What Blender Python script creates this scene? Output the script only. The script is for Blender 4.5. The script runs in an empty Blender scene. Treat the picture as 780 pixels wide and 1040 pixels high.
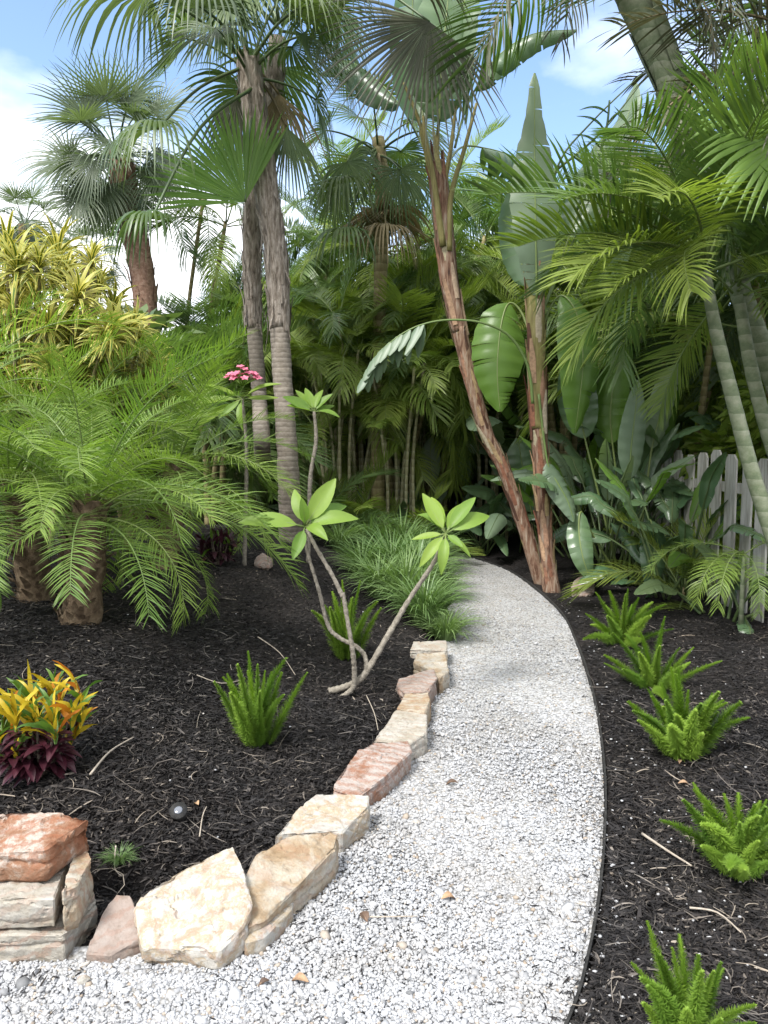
import bpy, bmesh, math, random
import numpy as np
from mathutils import Vector, Matrix, noise as mnoise

R = math.radians
scene = bpy.context.scene
COL = scene.collection
rng = random.Random(7)
nrng = np.random.default_rng(7)

# ------------------------------------------------------------------ camera
CAM_H = 1.55
F_PX = 771.0            # focal length in pixels of a 780 x 1040 frame
PITCH = math.atan(70 / 771.0)
CP, SP = math.cos(PITCH), math.sin(PITCH)
cam_d = bpy.data.cameras.new('camera')
cam = bpy.data.objects.new('camera', cam_d)
COL.objects.link(cam)
cam.location = (0, 0, CAM_H)
cam.rotation_euler = (R(90) - PITCH, 0, 0)
cam_d.sensor_fit = 'VERTICAL'
cam_d.angle = 2 * math.atan(520 / F_PX)
cam_d.clip_end = 600
cam_d.clip_start = 0.05
scene.camera = cam


def ray(px, py):
    u = (px - 390) / F_PX
    v = (520 - py) / F_PX
    return Vector((u, CP + v * SP, -SP + v * CP))


def W(px, py, Y):
    """world point seen at a pixel, at a distance Y along the garden"""
    d = ray(px, py)
    return Vector((0, 0, CAM_H)) + d * (Y / d.y)


def T(px, py, z=0.0):
    d = ray(px, py)
    return Vector((0, 0, CAM_H)) + d * ((z - CAM_H) / d.z)


# ------------------------------------------------------------------ terrain
LEFT = [(-30, 1.6), (-6, 2.12), (-1.5, 2.2)] + [tuple(T(*p)[:2]) for p in
       [(0, 988), (85, 985), (150, 980), (215, 984), (252, 962), (310, 908), (345, 868), (382, 818), (420, 764), (440, 720), (453, 680), (460, 650), (464, 620)]] + \
       [(0.80, 8.3), (0.78, 9.2), (0.55, 10.2), (0.1, 11.0), (-0.8, 11.8), (-2.6, 12.6), (-30, 18)]
RIGHT = [(-30, -1), (-8, -.5), (-1.5, 0), (-.6, .5), (-.1, 1.0), (.25, 1.5)] + [tuple(T(*p)[:2]) for p in
        [(575, 1040), (595, 975), (608, 900), (613, 830), (612, 780), (606, 730), (597, 690), (585, 655), (570, 625), (545, 600), (515, 580), (485, 569)]] + \
        [(0.95, 10.9), (.5, 11.7), (-.5, 12.6), (-2.4, 13.5), (-30, 19)]


def catmull(pts, per=6):
    pts = [Vector(p) for p in pts]
    out = []
    n = len(pts)
    for i in range(n - 1):
        p0 = pts[max(i - 1, 0)]; p1 = pts[i]; p2 = pts[i + 1]; p3 = pts[min(i + 2, n - 1)]
        for k in range(per):
            t = k / per
            out.append(0.5 * ((2 * p1) + (p2 - p0) * t + (2 * p0 - 5 * p1 + 4 * p2 - p3) * t * t + (3 * p1 - p0 - 3 * p2 + p3) * t ** 3))
    out.append(pts[-1])
    return out


def smooth2(pl):
    return np.array([[p.x, p.y] for p in catmull([(a, b, 0) for a, b in pl], 5)])


RIGHT_S = smooth2(RIGHT[1:-1]); RIGHT_S = np.vstack([[RIGHT[0]], RIGHT_S, [RIGHT[-1]]])
LEFT_S = np.array(LEFT)


def sdist(P, poly):
    """signed distance to a polyline, positive on its left"""
    P = np.atleast_2d(P)
    best = np.full(len(P), 1e9); sgn = np.ones(len(P))
    for i in range(len(poly) - 1):
        a, b = poly[i], poly[i + 1]
        ab = b - a
        t = np.clip(((P - a) @ ab) / (ab @ ab), 0, 1)
        q = a + t[:, None] * ab
        dv = P - q
        d = np.hypot(dv[:, 0], dv[:, 1])
        cr = ab[0] * (P[:, 1] - a[1]) - ab[1] * (P[:, 0] - a[0])
        m = d < best - 1e-9
        best = np.where(m, d, best); sgn = np.where(m, np.sign(cr), sgn)
    return best * sgn


def sstep(a, b, x):
    t = np.clip((x - a) / (b - a), 0, 1)
    return t * t * (3 - 2 * t)


def Hn(P):
    P = np.atleast_2d(np.asarray(P, float))
    dl = sdist(P, LEFT_S)
    dr = -sdist(P, RIGHT_S)
    x, y = P[:, 0], P[:, 1]
    lump = .018 * np.sin(x * 5.1 + 1.3 * np.sin(y * 3.3)) * np.sin(y * 4.3 + .7) + .01 * np.sin(x * 13 + y * 7) * np.sin(y * 11 - x * 3)
    dl2 = dl - .26 * sstep(-.40, -.62, x) * sstep(3.2, 2.6, y)
    bed = -.03 + .10 * sstep(.10, .26, dl2) + .47 * sstep(.15, 2.3, dl2) + .10 * sstep(.0, .5, dl2) * sstep(-.6, -1.2, x) * sstep(3.6, 2.6, y) + lump * sstep(.1, .4, dl2)
    rb = .012 + .07 * sstep(0, 1.6, dr) + lump * .7 * sstep(0, .3, dr)
    z = np.where(dl > 0, bed, np.where(dr > 0, rb, -.06))
    return z


def H(x, y):
    return float(Hn([[x, y]])[0])


def G(px, py):
    """point of the ground seen at a pixel"""
    d = ray(px, py)
    o = Vector((0, 0, CAM_H))
    t, prev = 1.0, 1.0
    ts = np.linspace(1.2, 30, 1500)
    pts = np.array([[d.x * k, d.y * k] for k in ts])
    hz = Hn(pts)
    rz = CAM_H + d.z * ts
    idx = np.argmax(rz <= hz)
    k = ts[idx] if rz[idx] <= hz[idx] else (0 - CAM_H) / d.z
    p = o + d * k
    p.z = H(p.x, p.y)
    return p


# ------------------------------------------------------------------ materials
def new_mat(name):
    m = bpy.data.materials.new(name)
    m.use_nodes = True
    nt = m.node_tree
    nt.nodes.clear()
    out = nt.nodes.new('ShaderNodeOutputMaterial')
    return m, nt, out


def N_(nt, t, **kw):
    n = nt.nodes.new(t)
    for k, v in kw.items():
        setattr(n, k, v)
    return n


def ramp(nt, stops, interp='LINEAR'):
    r = N_(nt, 'ShaderNodeValToRGB')
    cr = r.color_ramp
    cr.interpolation = interp
    while len(cr.elements) < len(stops):
        cr.elements.new(0.5)
    for e, (p, c) in zip(cr.elements, stops):
        e.position = p
        e.color = (c[0], c[1], c[2], 1)
    return r


def leaf_mat(name, c1, c2, c3=None, trans=.33, rough=.42, spec=.4, nscale=9, tint=(1.15, 1.30, .55)):
    """c1..c2 spread over the leaflets and leaves, c3 a rare aged colour"""
    m, nt, out = new_mat(name)
    L = nt.links.new
    at = N_(nt, 'ShaderNodeAttribute', attribute_name='var')
    oi = N_(nt, 'ShaderNodeObjectInfo')
    tc = N_(nt, 'ShaderNodeTexCoord')
    nz = N_(nt, 'ShaderNodeTexNoise')
    nz.inputs['Scale'].default_value = nscale
    nz.inputs['Detail'].default_value = 3
    L(tc.outputs['Object'], nz.inputs['Vector'])
    a1 = N_(nt, 'ShaderNodeMath', operation='MULTIPLY_ADD')
    L(at.outputs['Fac'], a1.inputs[0]); a1.inputs[1].default_value = .35
    a2 = N_(nt, 'ShaderNodeMath', operation='MULTIPLY_ADD')
    L(oi.outputs['Random'], a2.inputs[0]); a2.inputs[1].default_value = .45
    a3 = N_(nt, 'ShaderNodeMath', operation='MULTIPLY')
    L(nz.outputs['Fac'], a3.inputs[0]); a3.inputs[1].default_value = .3
    L(a3.outputs[0], a2.inputs[2])
    L(a2.outputs[0], a1.inputs[2])
    st = [(.1, c1), (.8, c2)]
    if c3:
        st += [(.93, c2), (1.0, c3)]
    rp = ramp(nt, st)
    L(a1.outputs[0], rp.inputs[0])
    p = N_(nt, 'ShaderNodeBsdfPrincipled')
    p.inputs['Roughness'].default_value = rough
    p.inputs['Specular IOR Level'].default_value = spec
    L(rp.outputs[0], p.inputs['Base Color'])
    tr = N_(nt, 'ShaderNodeBsdfTranslucent')
    mul = N_(nt, 'ShaderNodeMix', data_type='RGBA', blend_type='MULTIPLY')
    mul.inputs[0].default_value = 1
    L(rp.outputs[0], mul.inputs[6]); mul.inputs[7].default_value = (tint[0], tint[1], tint[2], 1)
    L(mul.outputs[2], tr.inputs['Color'])
    mx = N_(nt, 'ShaderNodeMixShader')
    mx.inputs[0].default_value = trans
    L(p.outputs[0], mx.inputs[1]); L(tr.outputs[0], mx.inputs[2])
    L(mx.outputs[0], out.inputs['Surface'])
    return m


def bark_mat(name, stops, scale=(14, 14, 3), bump=.5, rough=.85, rings=0, rscale=14, detail=6):
    m, nt, out = new_mat(name)
    L = nt.links.new
    tc = N_(nt, 'ShaderNodeTexCoord')
    mp = N_(nt, 'ShaderNodeMapping')
    mp.inputs['Scale'].default_value = scale
    L(tc.outputs['Object'], mp.inputs['Vector'])
    nz = N_(nt, 'ShaderNodeTexNoise')
    nz.inputs['Scale'].default_value = 1.6
    nz.inputs['Detail'].default_value = detail
    nz.inputs['Roughness'].default_value = .65
    L(mp.outputs[0], nz.inputs['Vector'])
    fac = nz.outputs['Fac']
    if rings:
        wv = N_(nt, 'ShaderNodeTexWave', wave_type='BANDS', bands_direction='Z', wave_profile='SAW')
        wv.inputs['Scale'].default_value = rscale
        wv.inputs['Distortion'].default_value = 1.6
        wv.inputs['Detail'].default_value = 3
        wv.inputs['Detail Scale'].default_value = 2.5
        L(tc.outputs['Object'], wv.inputs['Vector'])
        mm = N_(nt, 'ShaderNodeMix')
        mm.inputs[0].default_value = rings
        L(nz.outputs['Fac'], mm.inputs[2]); L(wv.outputs['Fac'], mm.inputs[3])
        fac = mm.outputs[0]
    rp = ramp(nt, stops)
    L(fac, rp.inputs[0])
    p = N_(nt, 'ShaderNodeBsdfPrincipled')
    p.inputs['Roughness'].default_value = rough
    p.inputs['Specular IOR Level'].default_value = .25
    L(rp.outputs[0], p.inputs['Base Color'])
    bp = N_(nt, 'ShaderNodeBump')
    bp.inputs['Strength'].default_value = bump
    bp.inputs['Distance'].default_value = .02
    L(fac, bp.inputs['Height'])
    L(bp.outputs[0], p.inputs['Normal'])
    L(p.outputs[0], out.inputs['Surface'])
    return m


def var_mat(name, stops, rough=.8, spec=.3, interp='LINEAR', bump=0, bscale=80, mot=.25, patch=None, pscale=1.6):
    """colour picked per piece by the 'var' attribute, mottled by noise"""
    m, nt, out = new_mat(name)
    L = nt.links.new
    at = N_(nt, 'ShaderNodeAttribute', attribute_name='var')
    tc = N_(nt, 'ShaderNodeTexCoord')
    nz = N_(nt, 'ShaderNodeTexNoise')
    nz.inputs['Scale'].default_value = bscale
    nz.inputs['Detail'].default_value = 4
    L(tc.outputs['Object'], nz.inputs['Vector'])
    rp = ramp(nt, stops, interp)
    L(at.outputs['Fac'], rp.inputs[0])
    hs = N_(nt, 'ShaderNodeHueSaturation')
    mr = N_(nt, 'ShaderNodeMapRange')
    mr.inputs['To Min'].default_value = 1 - mot
    mr.inputs['To Max'].default_value = 1 + mot
    mr.inputs['From Min'].default_value = .3
    mr.inputs['From Max'].default_value = .7
    L(nz.outputs['Fac'], mr.inputs['Value'])
    L(mr.outputs[0], hs.inputs['Value'])
    L(rp.outputs[0], hs.inputs['Color'])
    p = N_(nt, 'ShaderNodeBsdfPrincipled')
    p.inputs['Roughness'].default_value = rough
    p.inputs['Specular IOR Level'].default_value = spec
    if patch:
        pn = N_(nt, 'ShaderNodeTexNoise'); pn.inputs['Scale'].default_value = pscale; pn.inputs['Detail'].default_value = 7; pn.inputs['Roughness'].default_value = .7
        L(tc.outputs['Object'], pn.inputs['Vector'])
        pr = ramp(nt, [(.44, (0, 0, 0)), (.72, (1, 1, 1))])
        L(pn.outputs['Fac'], pr.inputs[0])
        px_ = N_(nt, 'ShaderNodeMix', data_type='RGBA', blend_type='MULTIPLY')
        L(pr.outputs[0], px_.inputs[0]); L(hs.outputs[0], px_.inputs[6]); px_.inputs[7].default_value = (*patch, 1)
        L(px_.outputs[2], p.inputs['Base Color'])
    else:
        L(hs.outputs[0], p.inputs['Base Color'])
    if bump:
        bp = N_(nt, 'ShaderNodeBump')
        bp.inputs['Strength'].default_value = bump
        bp.inputs['Distance'].default_value = .01
        L(nz.outputs['Fac'], bp.inputs['Height'])
        L(bp.outputs[0], p.inputs['Normal'])
    L(p.outputs[0], out.inputs['Surface'])
    return m


def stone_mat(name, stops, seed=0, vein=(.25, .10, .05), veinamt=.25, stain=(.12, .09, .06)):
    m, nt, out = new_mat(name)
    L = nt.links.new
    tc = N_(nt, 'ShaderNodeTexCoord')
    mp = N_(nt, 'ShaderNodeMapping')
    mp.inputs['Location'].default_value = (seed * 3.1, seed * 1.7, seed * .9)
    mp.inputs['Rotation'].default_value = (seed * .4, .3, seed * .7)
    L(tc.outputs['Object'], mp.inputs['Vector'])
    n1 = N_(nt, 'ShaderNodeTexNoise')
    n1.inputs['Scale'].default_value = 8; n1.inputs['Detail'].default_value = 10; n1.inputs['Roughness'].default_value = .72
    n1.inputs['Distortion'].default_value = .25
    L(mp.outputs[0], n1.inputs['Vector'])
    rp = ramp(nt, stops)
    L(n1.outputs['Fac'], rp.inputs[0])
    # rusty seams
    wv = N_(nt, 'ShaderNodeTexWave', wave_type='BANDS', bands_direction='Z')
    wv.inputs['Scale'].default_value = 7; wv.inputs['Distortion'].default_value = 7
    wv.inputs['Detail'].default_value = 6; wv.inputs['Detail Scale'].default_value = 2.2; wv.inputs['Detail Roughness'].default_value = .7
    L(mp.outputs[0], wv.inputs['Vector'])
    vr = ramp(nt, [(.0, (0, 0, 0)), (.62, (0, 0, 0)), (.85, (1, 1, 1)), (1, (1, 1, 1))])
    L(wv.outputs['Fac'], vr.inputs[0])
    vm = N_(nt, 'ShaderNodeMath', operation='MULTIPLY'); vm.inputs[1].default_value = veinamt
    L(vr.outputs[0], vm.inputs[0])
    mx = N_(nt, 'ShaderNodeMix', data_type='RGBA')
    L(vm.outputs[0], mx.inputs[0]); L(rp.outputs[0], mx.inputs[6]); mx.inputs[7].default_value = (*vein, 1)
    # fine dark specks and dirt
    n2 = N_(nt, 'ShaderNodeTexNoise')
    n2.inputs['Scale'].default_value = 38; n2.inputs['Detail'].default_value = 5
    L(mp.outputs[0], n2.inputs['Vector'])
    sr = ramp(nt, [(.0, (0, 0, 0)), (.56, (0, 0, 0)), (.70, (.75, .75, .75)), (1, (1, 1, 1))])
    L(n2.outputs['Fac'], sr.inputs[0])
    sm = N_(nt, 'ShaderNodeMath', operation='MULTIPLY'); sm.inputs[1].default_value = .45
    L(sr.outputs[0], sm.inputs[0])
    mx2 = N_(nt, 'ShaderNodeMix', data_type='RGBA')
    L(sm.outputs[0], mx2.inputs[0]); L(mx.outputs[2], mx2.inputs[6]); mx2.inputs[7].default_value = (*stain, 1)
    p = N_(nt, 'ShaderNodeBsdfPrincipled')
    p.inputs['Roughness'].default_value = .78
    p.inputs['Specular IOR Level'].default_value = .3
    # soil splashed on the foot of the stone
    sx = N_(nt, 'ShaderNodeSeparateXYZ'); L(tc.outputs['Object'], sx.inputs[0])
    fr = N_(nt, 'ShaderNodeMapRange'); fr.inputs['From Min'].default_value = .0; fr.inputs['From Max'].default_value = .055
    fr.inputs['To Min'].default_value = .75; fr.inputs['To Max'].default_value = 0
    L(sx.outputs['Z'], fr.inputs['Value'])
    fm = N_(nt, 'ShaderNodeMath', operation='MULTIPLY'); L(fr.outputs[0], fm.inputs[0]); L(n1.outputs['Fac'], fm.inputs[1])
    mx3 = N_(nt, 'ShaderNodeMix', data_type='RGBA'); L(fm.outputs[0], mx3.inputs[0]); L(mx2.outputs[2], mx3.inputs[6]); mx3.inputs[7].default_value = (.10, .085, .06, 1)
    L(mx3.outputs[2], p.inputs['Base Color'])
    ad = N_(nt, 'ShaderNodeMath', operation='MULTIPLY_ADD'); ad.inputs[1].default_value = .35
    L(n2.outputs['Fac'], ad.inputs[0]); L(n1.outputs['Fac'], ad.inputs[2])
    bp = N_(nt, 'ShaderNodeBump'); bp.inputs['Strength'].default_value = .7; bp.inputs['Distance'].default_value = .03
    L(ad.outputs[0], bp.inputs['Height']); L(bp.outputs[0], p.inputs['Normal'])
    L(p.outputs[0], out.inputs['Surface'])
    return m


M = {}
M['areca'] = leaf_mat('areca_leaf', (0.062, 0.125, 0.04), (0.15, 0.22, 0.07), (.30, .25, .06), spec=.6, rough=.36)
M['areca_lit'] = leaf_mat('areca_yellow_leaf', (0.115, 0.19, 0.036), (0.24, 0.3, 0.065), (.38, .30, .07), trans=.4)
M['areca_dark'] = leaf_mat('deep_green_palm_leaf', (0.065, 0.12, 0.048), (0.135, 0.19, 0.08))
M['dry'] = leaf_mat('dry_palm_leaf', (.11, .095, .055), (.26, .21, .12), trans=.25, tint=(1.2, 1.0, .6), spec=.2)
M['greydry'] = leaf_mat('greyed_palm_leaf', (.055, .065, .040), (.14, .145, .09), trans=.25, tint=(1.2, 1.1, .7))
M['date'] = leaf_mat('date_palm_leaf', (0.085, 0.165, 0.036), (0.215, 0.305, 0.06), None, trans=.38)
M['fan'] = leaf_mat('fan_palm_leaf', (0.06, 0.11, 0.045), (0.145, 0.195, 0.08), (.28, .24, .10), rough=.38)
M['fan_lit'] = leaf_mat('lit_fan_leaf', (0.1, 0.2, 0.035), (0.18, 0.3, 0.055), None, trans=.5)  # brighter copy of the fan leaf, backlight put into its colour
M['sabal'] = leaf_mat('sabal_leaf', (0.07, 0.105, 0.062), (0.155, 0.195, 0.115), (.24, .2, .12), rough=.4)
M['paddle'] = leaf_mat('paddle_leaf', (0.05, 0.115, 0.055), (0.115, 0.185, 0.085), None, trans=.22, rough=.32, spec=.7, nscale=5)
M['paddle_pale'] = leaf_mat('pale_paddle_leaf', (0.11, 0.17, 0.105), (0.19, 0.25, 0.155), None, trans=.25, rough=.4, nscale=5)
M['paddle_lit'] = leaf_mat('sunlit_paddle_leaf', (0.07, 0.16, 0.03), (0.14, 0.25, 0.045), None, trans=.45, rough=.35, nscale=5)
M['rib'] = leaf_mat('leaf_rib', (.10, .17, .045), (.19, .24, .08), None, trans=.1)
M['ribdark'] = leaf_mat('leaf_stalk', (.045, .085, .028), (.10, .14, .05), None, trans=.05)
M['foxtail'] = leaf_mat('foxtail_needle', (0.075, 0.18, 0.026), (0.25, 0.37, 0.055), None, trans=.42, rough=.5, spec=.25, nscale=20)
M['liriope'] = leaf_mat('grass_blade', (0.085, 0.17, 0.055), (0.2, 0.29, 0.11), (.26, .24, .12), trans=.3)
M['dra_green'] = leaf_mat('dracaena_green', (.055, .13, .022), (.12, .20, .03), None, trans=.3)
M['dra_yellow'] = leaf_mat('dracaena_yellow', (0.4, 0.4, 0.075), (0.58, 0.54, 0.15), (.42, .30, .12), trans=.35, tint=(1.1, 1.05, .7))
M['plum_leaf'] = leaf_mat('frangipani_leaf', (.11, .22, .035), (.25, .36, .06), (.42, .36, .06), trans=.42, rough=.5, nscale=22)
M['croton_y'] = leaf_mat('croton_yellow', (.40, .30, .015), (.58, .44, .03), None, trans=.3, tint=(1.1, 1, .6))
M['croton_o'] = leaf_mat('croton_orange', (.42, .12, .015), (.55, .26, .02), None, trans=.3, tint=(1.1, 1, .6))
M['croton_g'] = leaf_mat('croton_green', (.05, .12, .02), (.13, .22, .03), None, trans=.3)
M['croton_r'] = leaf_mat('croton_dark_red', (.014, .008, .012), (.055, .012, .020), (.16, .025, .025), trans=.15, tint=(1.2, .8, .8), rough=.4)
M['petal'] = leaf_mat('pink_petal', (.62, .13, .24), (.80, .32, .42), None, trans=.35, tint=(1, .8, .8), rough=.6, spec=.2)
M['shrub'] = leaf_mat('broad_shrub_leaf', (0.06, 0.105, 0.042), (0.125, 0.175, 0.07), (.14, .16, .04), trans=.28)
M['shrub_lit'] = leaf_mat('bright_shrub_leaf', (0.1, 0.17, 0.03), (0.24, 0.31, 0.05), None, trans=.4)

M['trunk_grey'] = bark_mat('grey_ringed_bark', [(.2, (.10, .085, .065)), (.5, (.24, .205, .165)), (.8, (.40, .36, .31))], (9, 9, 14), .5, rings=.25, rscale=6.1)
M['trunk_fibre'] = bark_mat('fibrous_bark', [(.28, (.06, .045, .035)), (.45, (.20, .165, .13)), (.6, (.34, .295, .25)), (.75, (.46, .42, .36))], (24, 24, 4.5), .8)
M['trunk_sabal'] = bark_mat('reddish_palm_bark', [(.25, (.07, .04, .028)), (.5, (.22, .13, .09)), (.8, (.34, .25, .19))], (12, 12, 14), .8)
M['trunk_bop'] = bark_mat('red_brown_sheath', [(.28, (.030, .019, .014)), (.42, (.125, .066, .042)), (.52, (.23, .145, .098)), (.62, (.28, .215, .16)), (.75, (.42, .365, .295))], (22, 22, 2.6), .8)
M['sheath'] = bark_mat('green_tan_sheath', [(.25, (.10, .07, .03)), (.5, (.19, .17, .06)), (.8, (.32, .27, .13))], (20, 20, 2), .4, rough=.6)
M['trunk_green'] = bark_mat('green_bamboo_palm_bark', [(.2, (.09, .115, .065)), (.42, (.15, .185, .105)), (.58, (.225, .25, .165)), (.8, (.33, .34, .26))], (9, 9, 12), .25, rough=.65, rings=.25, rscale=2.6)
M['stem_tan'] = bark_mat('tan_stem', [(.2, (.10, .08, .04)), (.5, (.20, .17, .08)), (.8, (.33, .29, .17))], (16, 16, 6), .3, rings=.3, rscale=3)
M['cane'] = bark_mat('pale_cane', [(.2, (.20, .19, .10)), (.5, (.33, .31, .18)), (.8, (.48, .45, .31))], (16, 16, 6), .3, rings=.3, rscale=3)
M['branch'] = bark_mat('grey_frangipani_bark', [(.25, (.075, .065, .05)), (.45, (.18, .16, .13)), (.6, (.25, .225, .185)), (.8, (.36, .33, .28))], (26, 26, 26), .6)
M['boots'] = bark_mat('brown_date_trunk', [(.2, (.035, .024, .015)), (.5, (.13, .09, .055)), (.8, (.26, .20, .13))], (14, 14, 14), .8)
M['shrub_wood'] = bark_mat('brown_wood', [(.2, (.05, .04, .03)), (.8, (.16, .13, .10))], (14, 14, 4), .5)


M['sheath_strip'] = var_mat('peeling_sheath_strip', [(0, (.06, .03, .02)), (.3, (.20, .085, .05)), (.55, (.32, .20, .13)), (.75, (.22, .20, .07)), (.88, (.40, .34, .26)), (1, (.36, .17, .07))], rough=.8, bscale=30, mot=.3)


def fence_mat():
    m = bark_mat('weathered_white_paint', [(.22, (.10, .095, .075)), (.40, (.27, .26, .23)), (.54, (.42, .41, .38)), (.8, (.52, .51, .48))], (11, 11, 1.3), .35, rough=.75)
    return m


M['fence'] = fence_mat()


# ------------------------------------------------------------------ mesh builder
class MB:
    def __init__(self):
        self.v = []; self.f = []; self.m = []; self.a = []

    def strip(self, pts, side, widths, mi=0, var=None, pleat=None):
        """a ribbon along pts; pleat lifts a middle row along the given vector"""
        var = rng.random() if var is None else var
        b = len(self.v)
        n = len(pts)
        if pleat is None:
            for i in range(n):
                s = (side[i] if isinstance(side, list) else side) * widths[i]
                self.v.append(pts[i] - s); self.v.append(pts[i] + s)
            self.a += [var] * (2 * n)
            for i in range(n - 1):
                k = b + 2 * i
                self.f.append((k, k + 1, k + 3, k + 2)); self.m.append(mi)
        else:
            for i in range(n):
                s = (side[i] if isinstance(side, list) else side) * widths[i]
                self.v += [pts[i] - s, pts[i] + pleat * widths[i], pts[i] + s]
            self.a += [var] * (3 * n)
            for i in range(n - 1):
                k = b + 3 * i
                self.f.append((k, k + 1, k + 4, k + 3)); self.f.append((k + 1, k + 2, k + 5, k + 4))
                self.m += [mi, mi]

    def tube(self, pts, radii, n=6, mi=0, var=None, cap=True, wob=0.0, seed=0):
        var = rng.random() if var is None else var
        pts = [Vector(p) for p in pts]
        b = len(self.v)
        k = len(pts)
        prev = None
        for i, p in enumerate(pts):
            t = (pts[min(i + 1, k - 1)] - pts[max(i - 1, 0)])
            if t.length < 1e-9:
                t = Vector((0, 0, 1))
            t.normalize()
            if prev is None:
                ref = Vector((1, 0, 0)) if abs(t.x) < .8 else Vector((0, 1, 0))
                u = t.cross(ref).normalized()
            else:
                u = (prev - t * prev.dot(t)).normalized()
            prev = u
            w = t.cross(u)
            r = radii[i] if hasattr(radii, '__len__') else radii
            for j in range(n):
                a = 2 * math.pi * j / n
                d = u * math.cos(a) + w * math.sin(a)
                rr = r
                if wob:
                    q = p * 3 + d * .6 + Vector((seed, seed, 0))
                    rr = r * (1 + wob * mnoise.noise(q * 2.2) + wob * .6 * mnoise.noise(q * 7))
                self.v.append(p + d * rr)
                self.a.append(var)
        for i in range(k - 1):
            for j in range(n):
                a0 = b + i * n + j; a1 = b + i * n + (j + 1) % n
                self.f.append((a0, a1, a1 + n, a0 + n)); self.m.append(mi)
        if cap:
            self.f.append(tuple(b + j for j in range(n))[::-1]); self.m.append(mi)
            self.f.append(tuple(b + (k - 1) * n + j for j in range(n))); self.m.append(mi)

    def mesh(self, name, mats, off=None, smooth=True):
        me = bpy.data.meshes.new(name)
        vs = self.v if off is None else [Vector(p) - off for p in self.v]
        me.from_pydata([tuple(p) for p in vs], [], self.f)
        for m in mats:
            me.materials.append(m)
        me.polygons.foreach_set('material_index', self.m)
        if smooth:
            me.polygons.foreach_set('use_smooth', [True] * len(self.f))
        at = me.attributes.new('var', 'FLOAT', 'POINT')
        at.data.foreach_set('value', self.a)
        me.update()
        return me


def np_mesh(name, V, Fq, mats, var, smooth=False, nper=4):
    me = bpy.data.meshes.new(name)
    me.vertices.add(len(V)); me.vertices.foreach_set('co', V.astype(np.float32).ravel())
    nf = len(Fq)
    me.loops.add(nf * nper); me.loops.foreach_set('vertex_index', Fq.astype(np.int32).ravel())
    me.polygons.add(nf)
    me.polygons.foreach_set('loop_start', np.arange(0, nf * nper, nper, dtype=np.int32))
    if smooth:
        me.polygons.foreach_set('use_smooth', np.ones(nf, bool))
    for m in mats:
        me.materials.append(m)
    if var is not None:
        at = me.attributes.new('var', 'FLOAT', 'POINT')
        at.data.foreach_set('value', var.astype(np.float32))
    me.update(calc_edges=True)
    me.validate()
    return me


def tag(o, label, cat, group=None):
    o['label'] = label; o['category'] = cat
    if group:
        o['group'] = group
    return o


def thing(name, label, cat, loc, group=None):
    o = bpy.data.objects.new(name, None)
    o.empty_display_size = .1
    COL.objects.link(o)
    o.location = loc
    return tag(o, label, cat, group)


def link(name, me, parent=None, loc=None):
    o = bpy.data.objects.new(name, me)
    COL.objects.link(o)
    if parent is not None:
        o.parent = parent
    if loc is not None:
        o.location = loc
    return o


def part(name, mb, mats, parent, smooth=True, label=None):
    """world-space builder to a child mesh of an (untilted) thing"""
    o = link(name, mb.mesh(name, mats, Vector(parent.location), smooth), parent)
    if label:
        o['label'] = label
    return o


def single(name, mb, mats, loc, label, cat, group=None, smooth=True):
    o = link(name, mb.mesh(name, mats, Vector(loc), smooth), None, loc)
    return tag(o, label, cat, group)


UP = Vector((0, 0, 1))


# ------------------------------------------------------------------ leaf generators
def feather(L, n, ll, lw, arch, pet=.15, droop=.6, v=.3, jit=.12, plum=0.0, seed=0, segs=4, f0=.35, f1=1.05, rr=.011, power=1.4, tipmin=.35, gaps=.035):
    """a feather-shaped palm frond along +x, bending to -z"""
    r = random.Random(seed)
    mb = MB()
    K = 16
    P = [Vector((0, 0, 0))]; TT = []
    sw = r.uniform(-.12, .12)
    for i in range(K):
        t = (i + .5) / K
        a = -arch * t ** power
        d = Vector((math.cos(a), sw * t, math.sin(a))).normalized()
        TT.append(d)
        P.append(P[-1] + d * (L / K))
    mb.tube(P, [rr * (1 - .86 * i / K) for i in range(K + 1)], 5, 1, .5)
    prof = [.55, 1.0, .95, .7, .04] if segs == 4 else [.6, 1, .75, .04]
    for i in range(n):
        for s in (-1, 1):
            if r.random() < gaps:
                continue
            t = pet + (1 - pet) * min(.999, (i + .5 + r.uniform(-.3, .3)) / n)
            q = (t - pet) / (1 - pet)
            x = t * K
            k = min(int(x), K - 1)
            p = P[k].lerp(P[k + 1], x - k)
            Tn = TT[k]
            B = Vector((-Tn.y, Tn.x, 0)).normalized() * s
            Nn = Tn.cross(B) * s
            ln = ll * (tipmin + (1 - tipmin) * math.sin(math.pi * min(1, q * .82 + .12)) ** .8) * r.uniform(.88, 1.08)
            if q < .08:
                ln *= .6
            if r.random() < .05:
                ln *= r.uniform(.3, .7)
            f = f0 + (f1 - f0) * q + r.uniform(-jit, jit)
            d = B * math.cos(f) + Tn * math.sin(f) + Nn * (v + r.uniform(-plum, plum) + r.uniform(-jit, jit))
            d.normalize()
            pts = [p]
            side = []
            dd = d
            dr = droop * r.uniform(.7, 1.3)
            for j in range(segs):
                dd = (d + Vector((0, 0, -1)) * dr * ((j + .3) / segs) ** 1.3).normalized()
                pts.append(pts[-1] + dd * ln / segs)
                sd = (Tn - dd * Tn.dot(dd))
                side.append(sd.normalized() if sd.length > .05 else Nn)
            side.append(side[-1])
            mb.strip(pts, side, [lw * .5 * w for w in prof], 0, r.random())
    return mb


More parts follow.
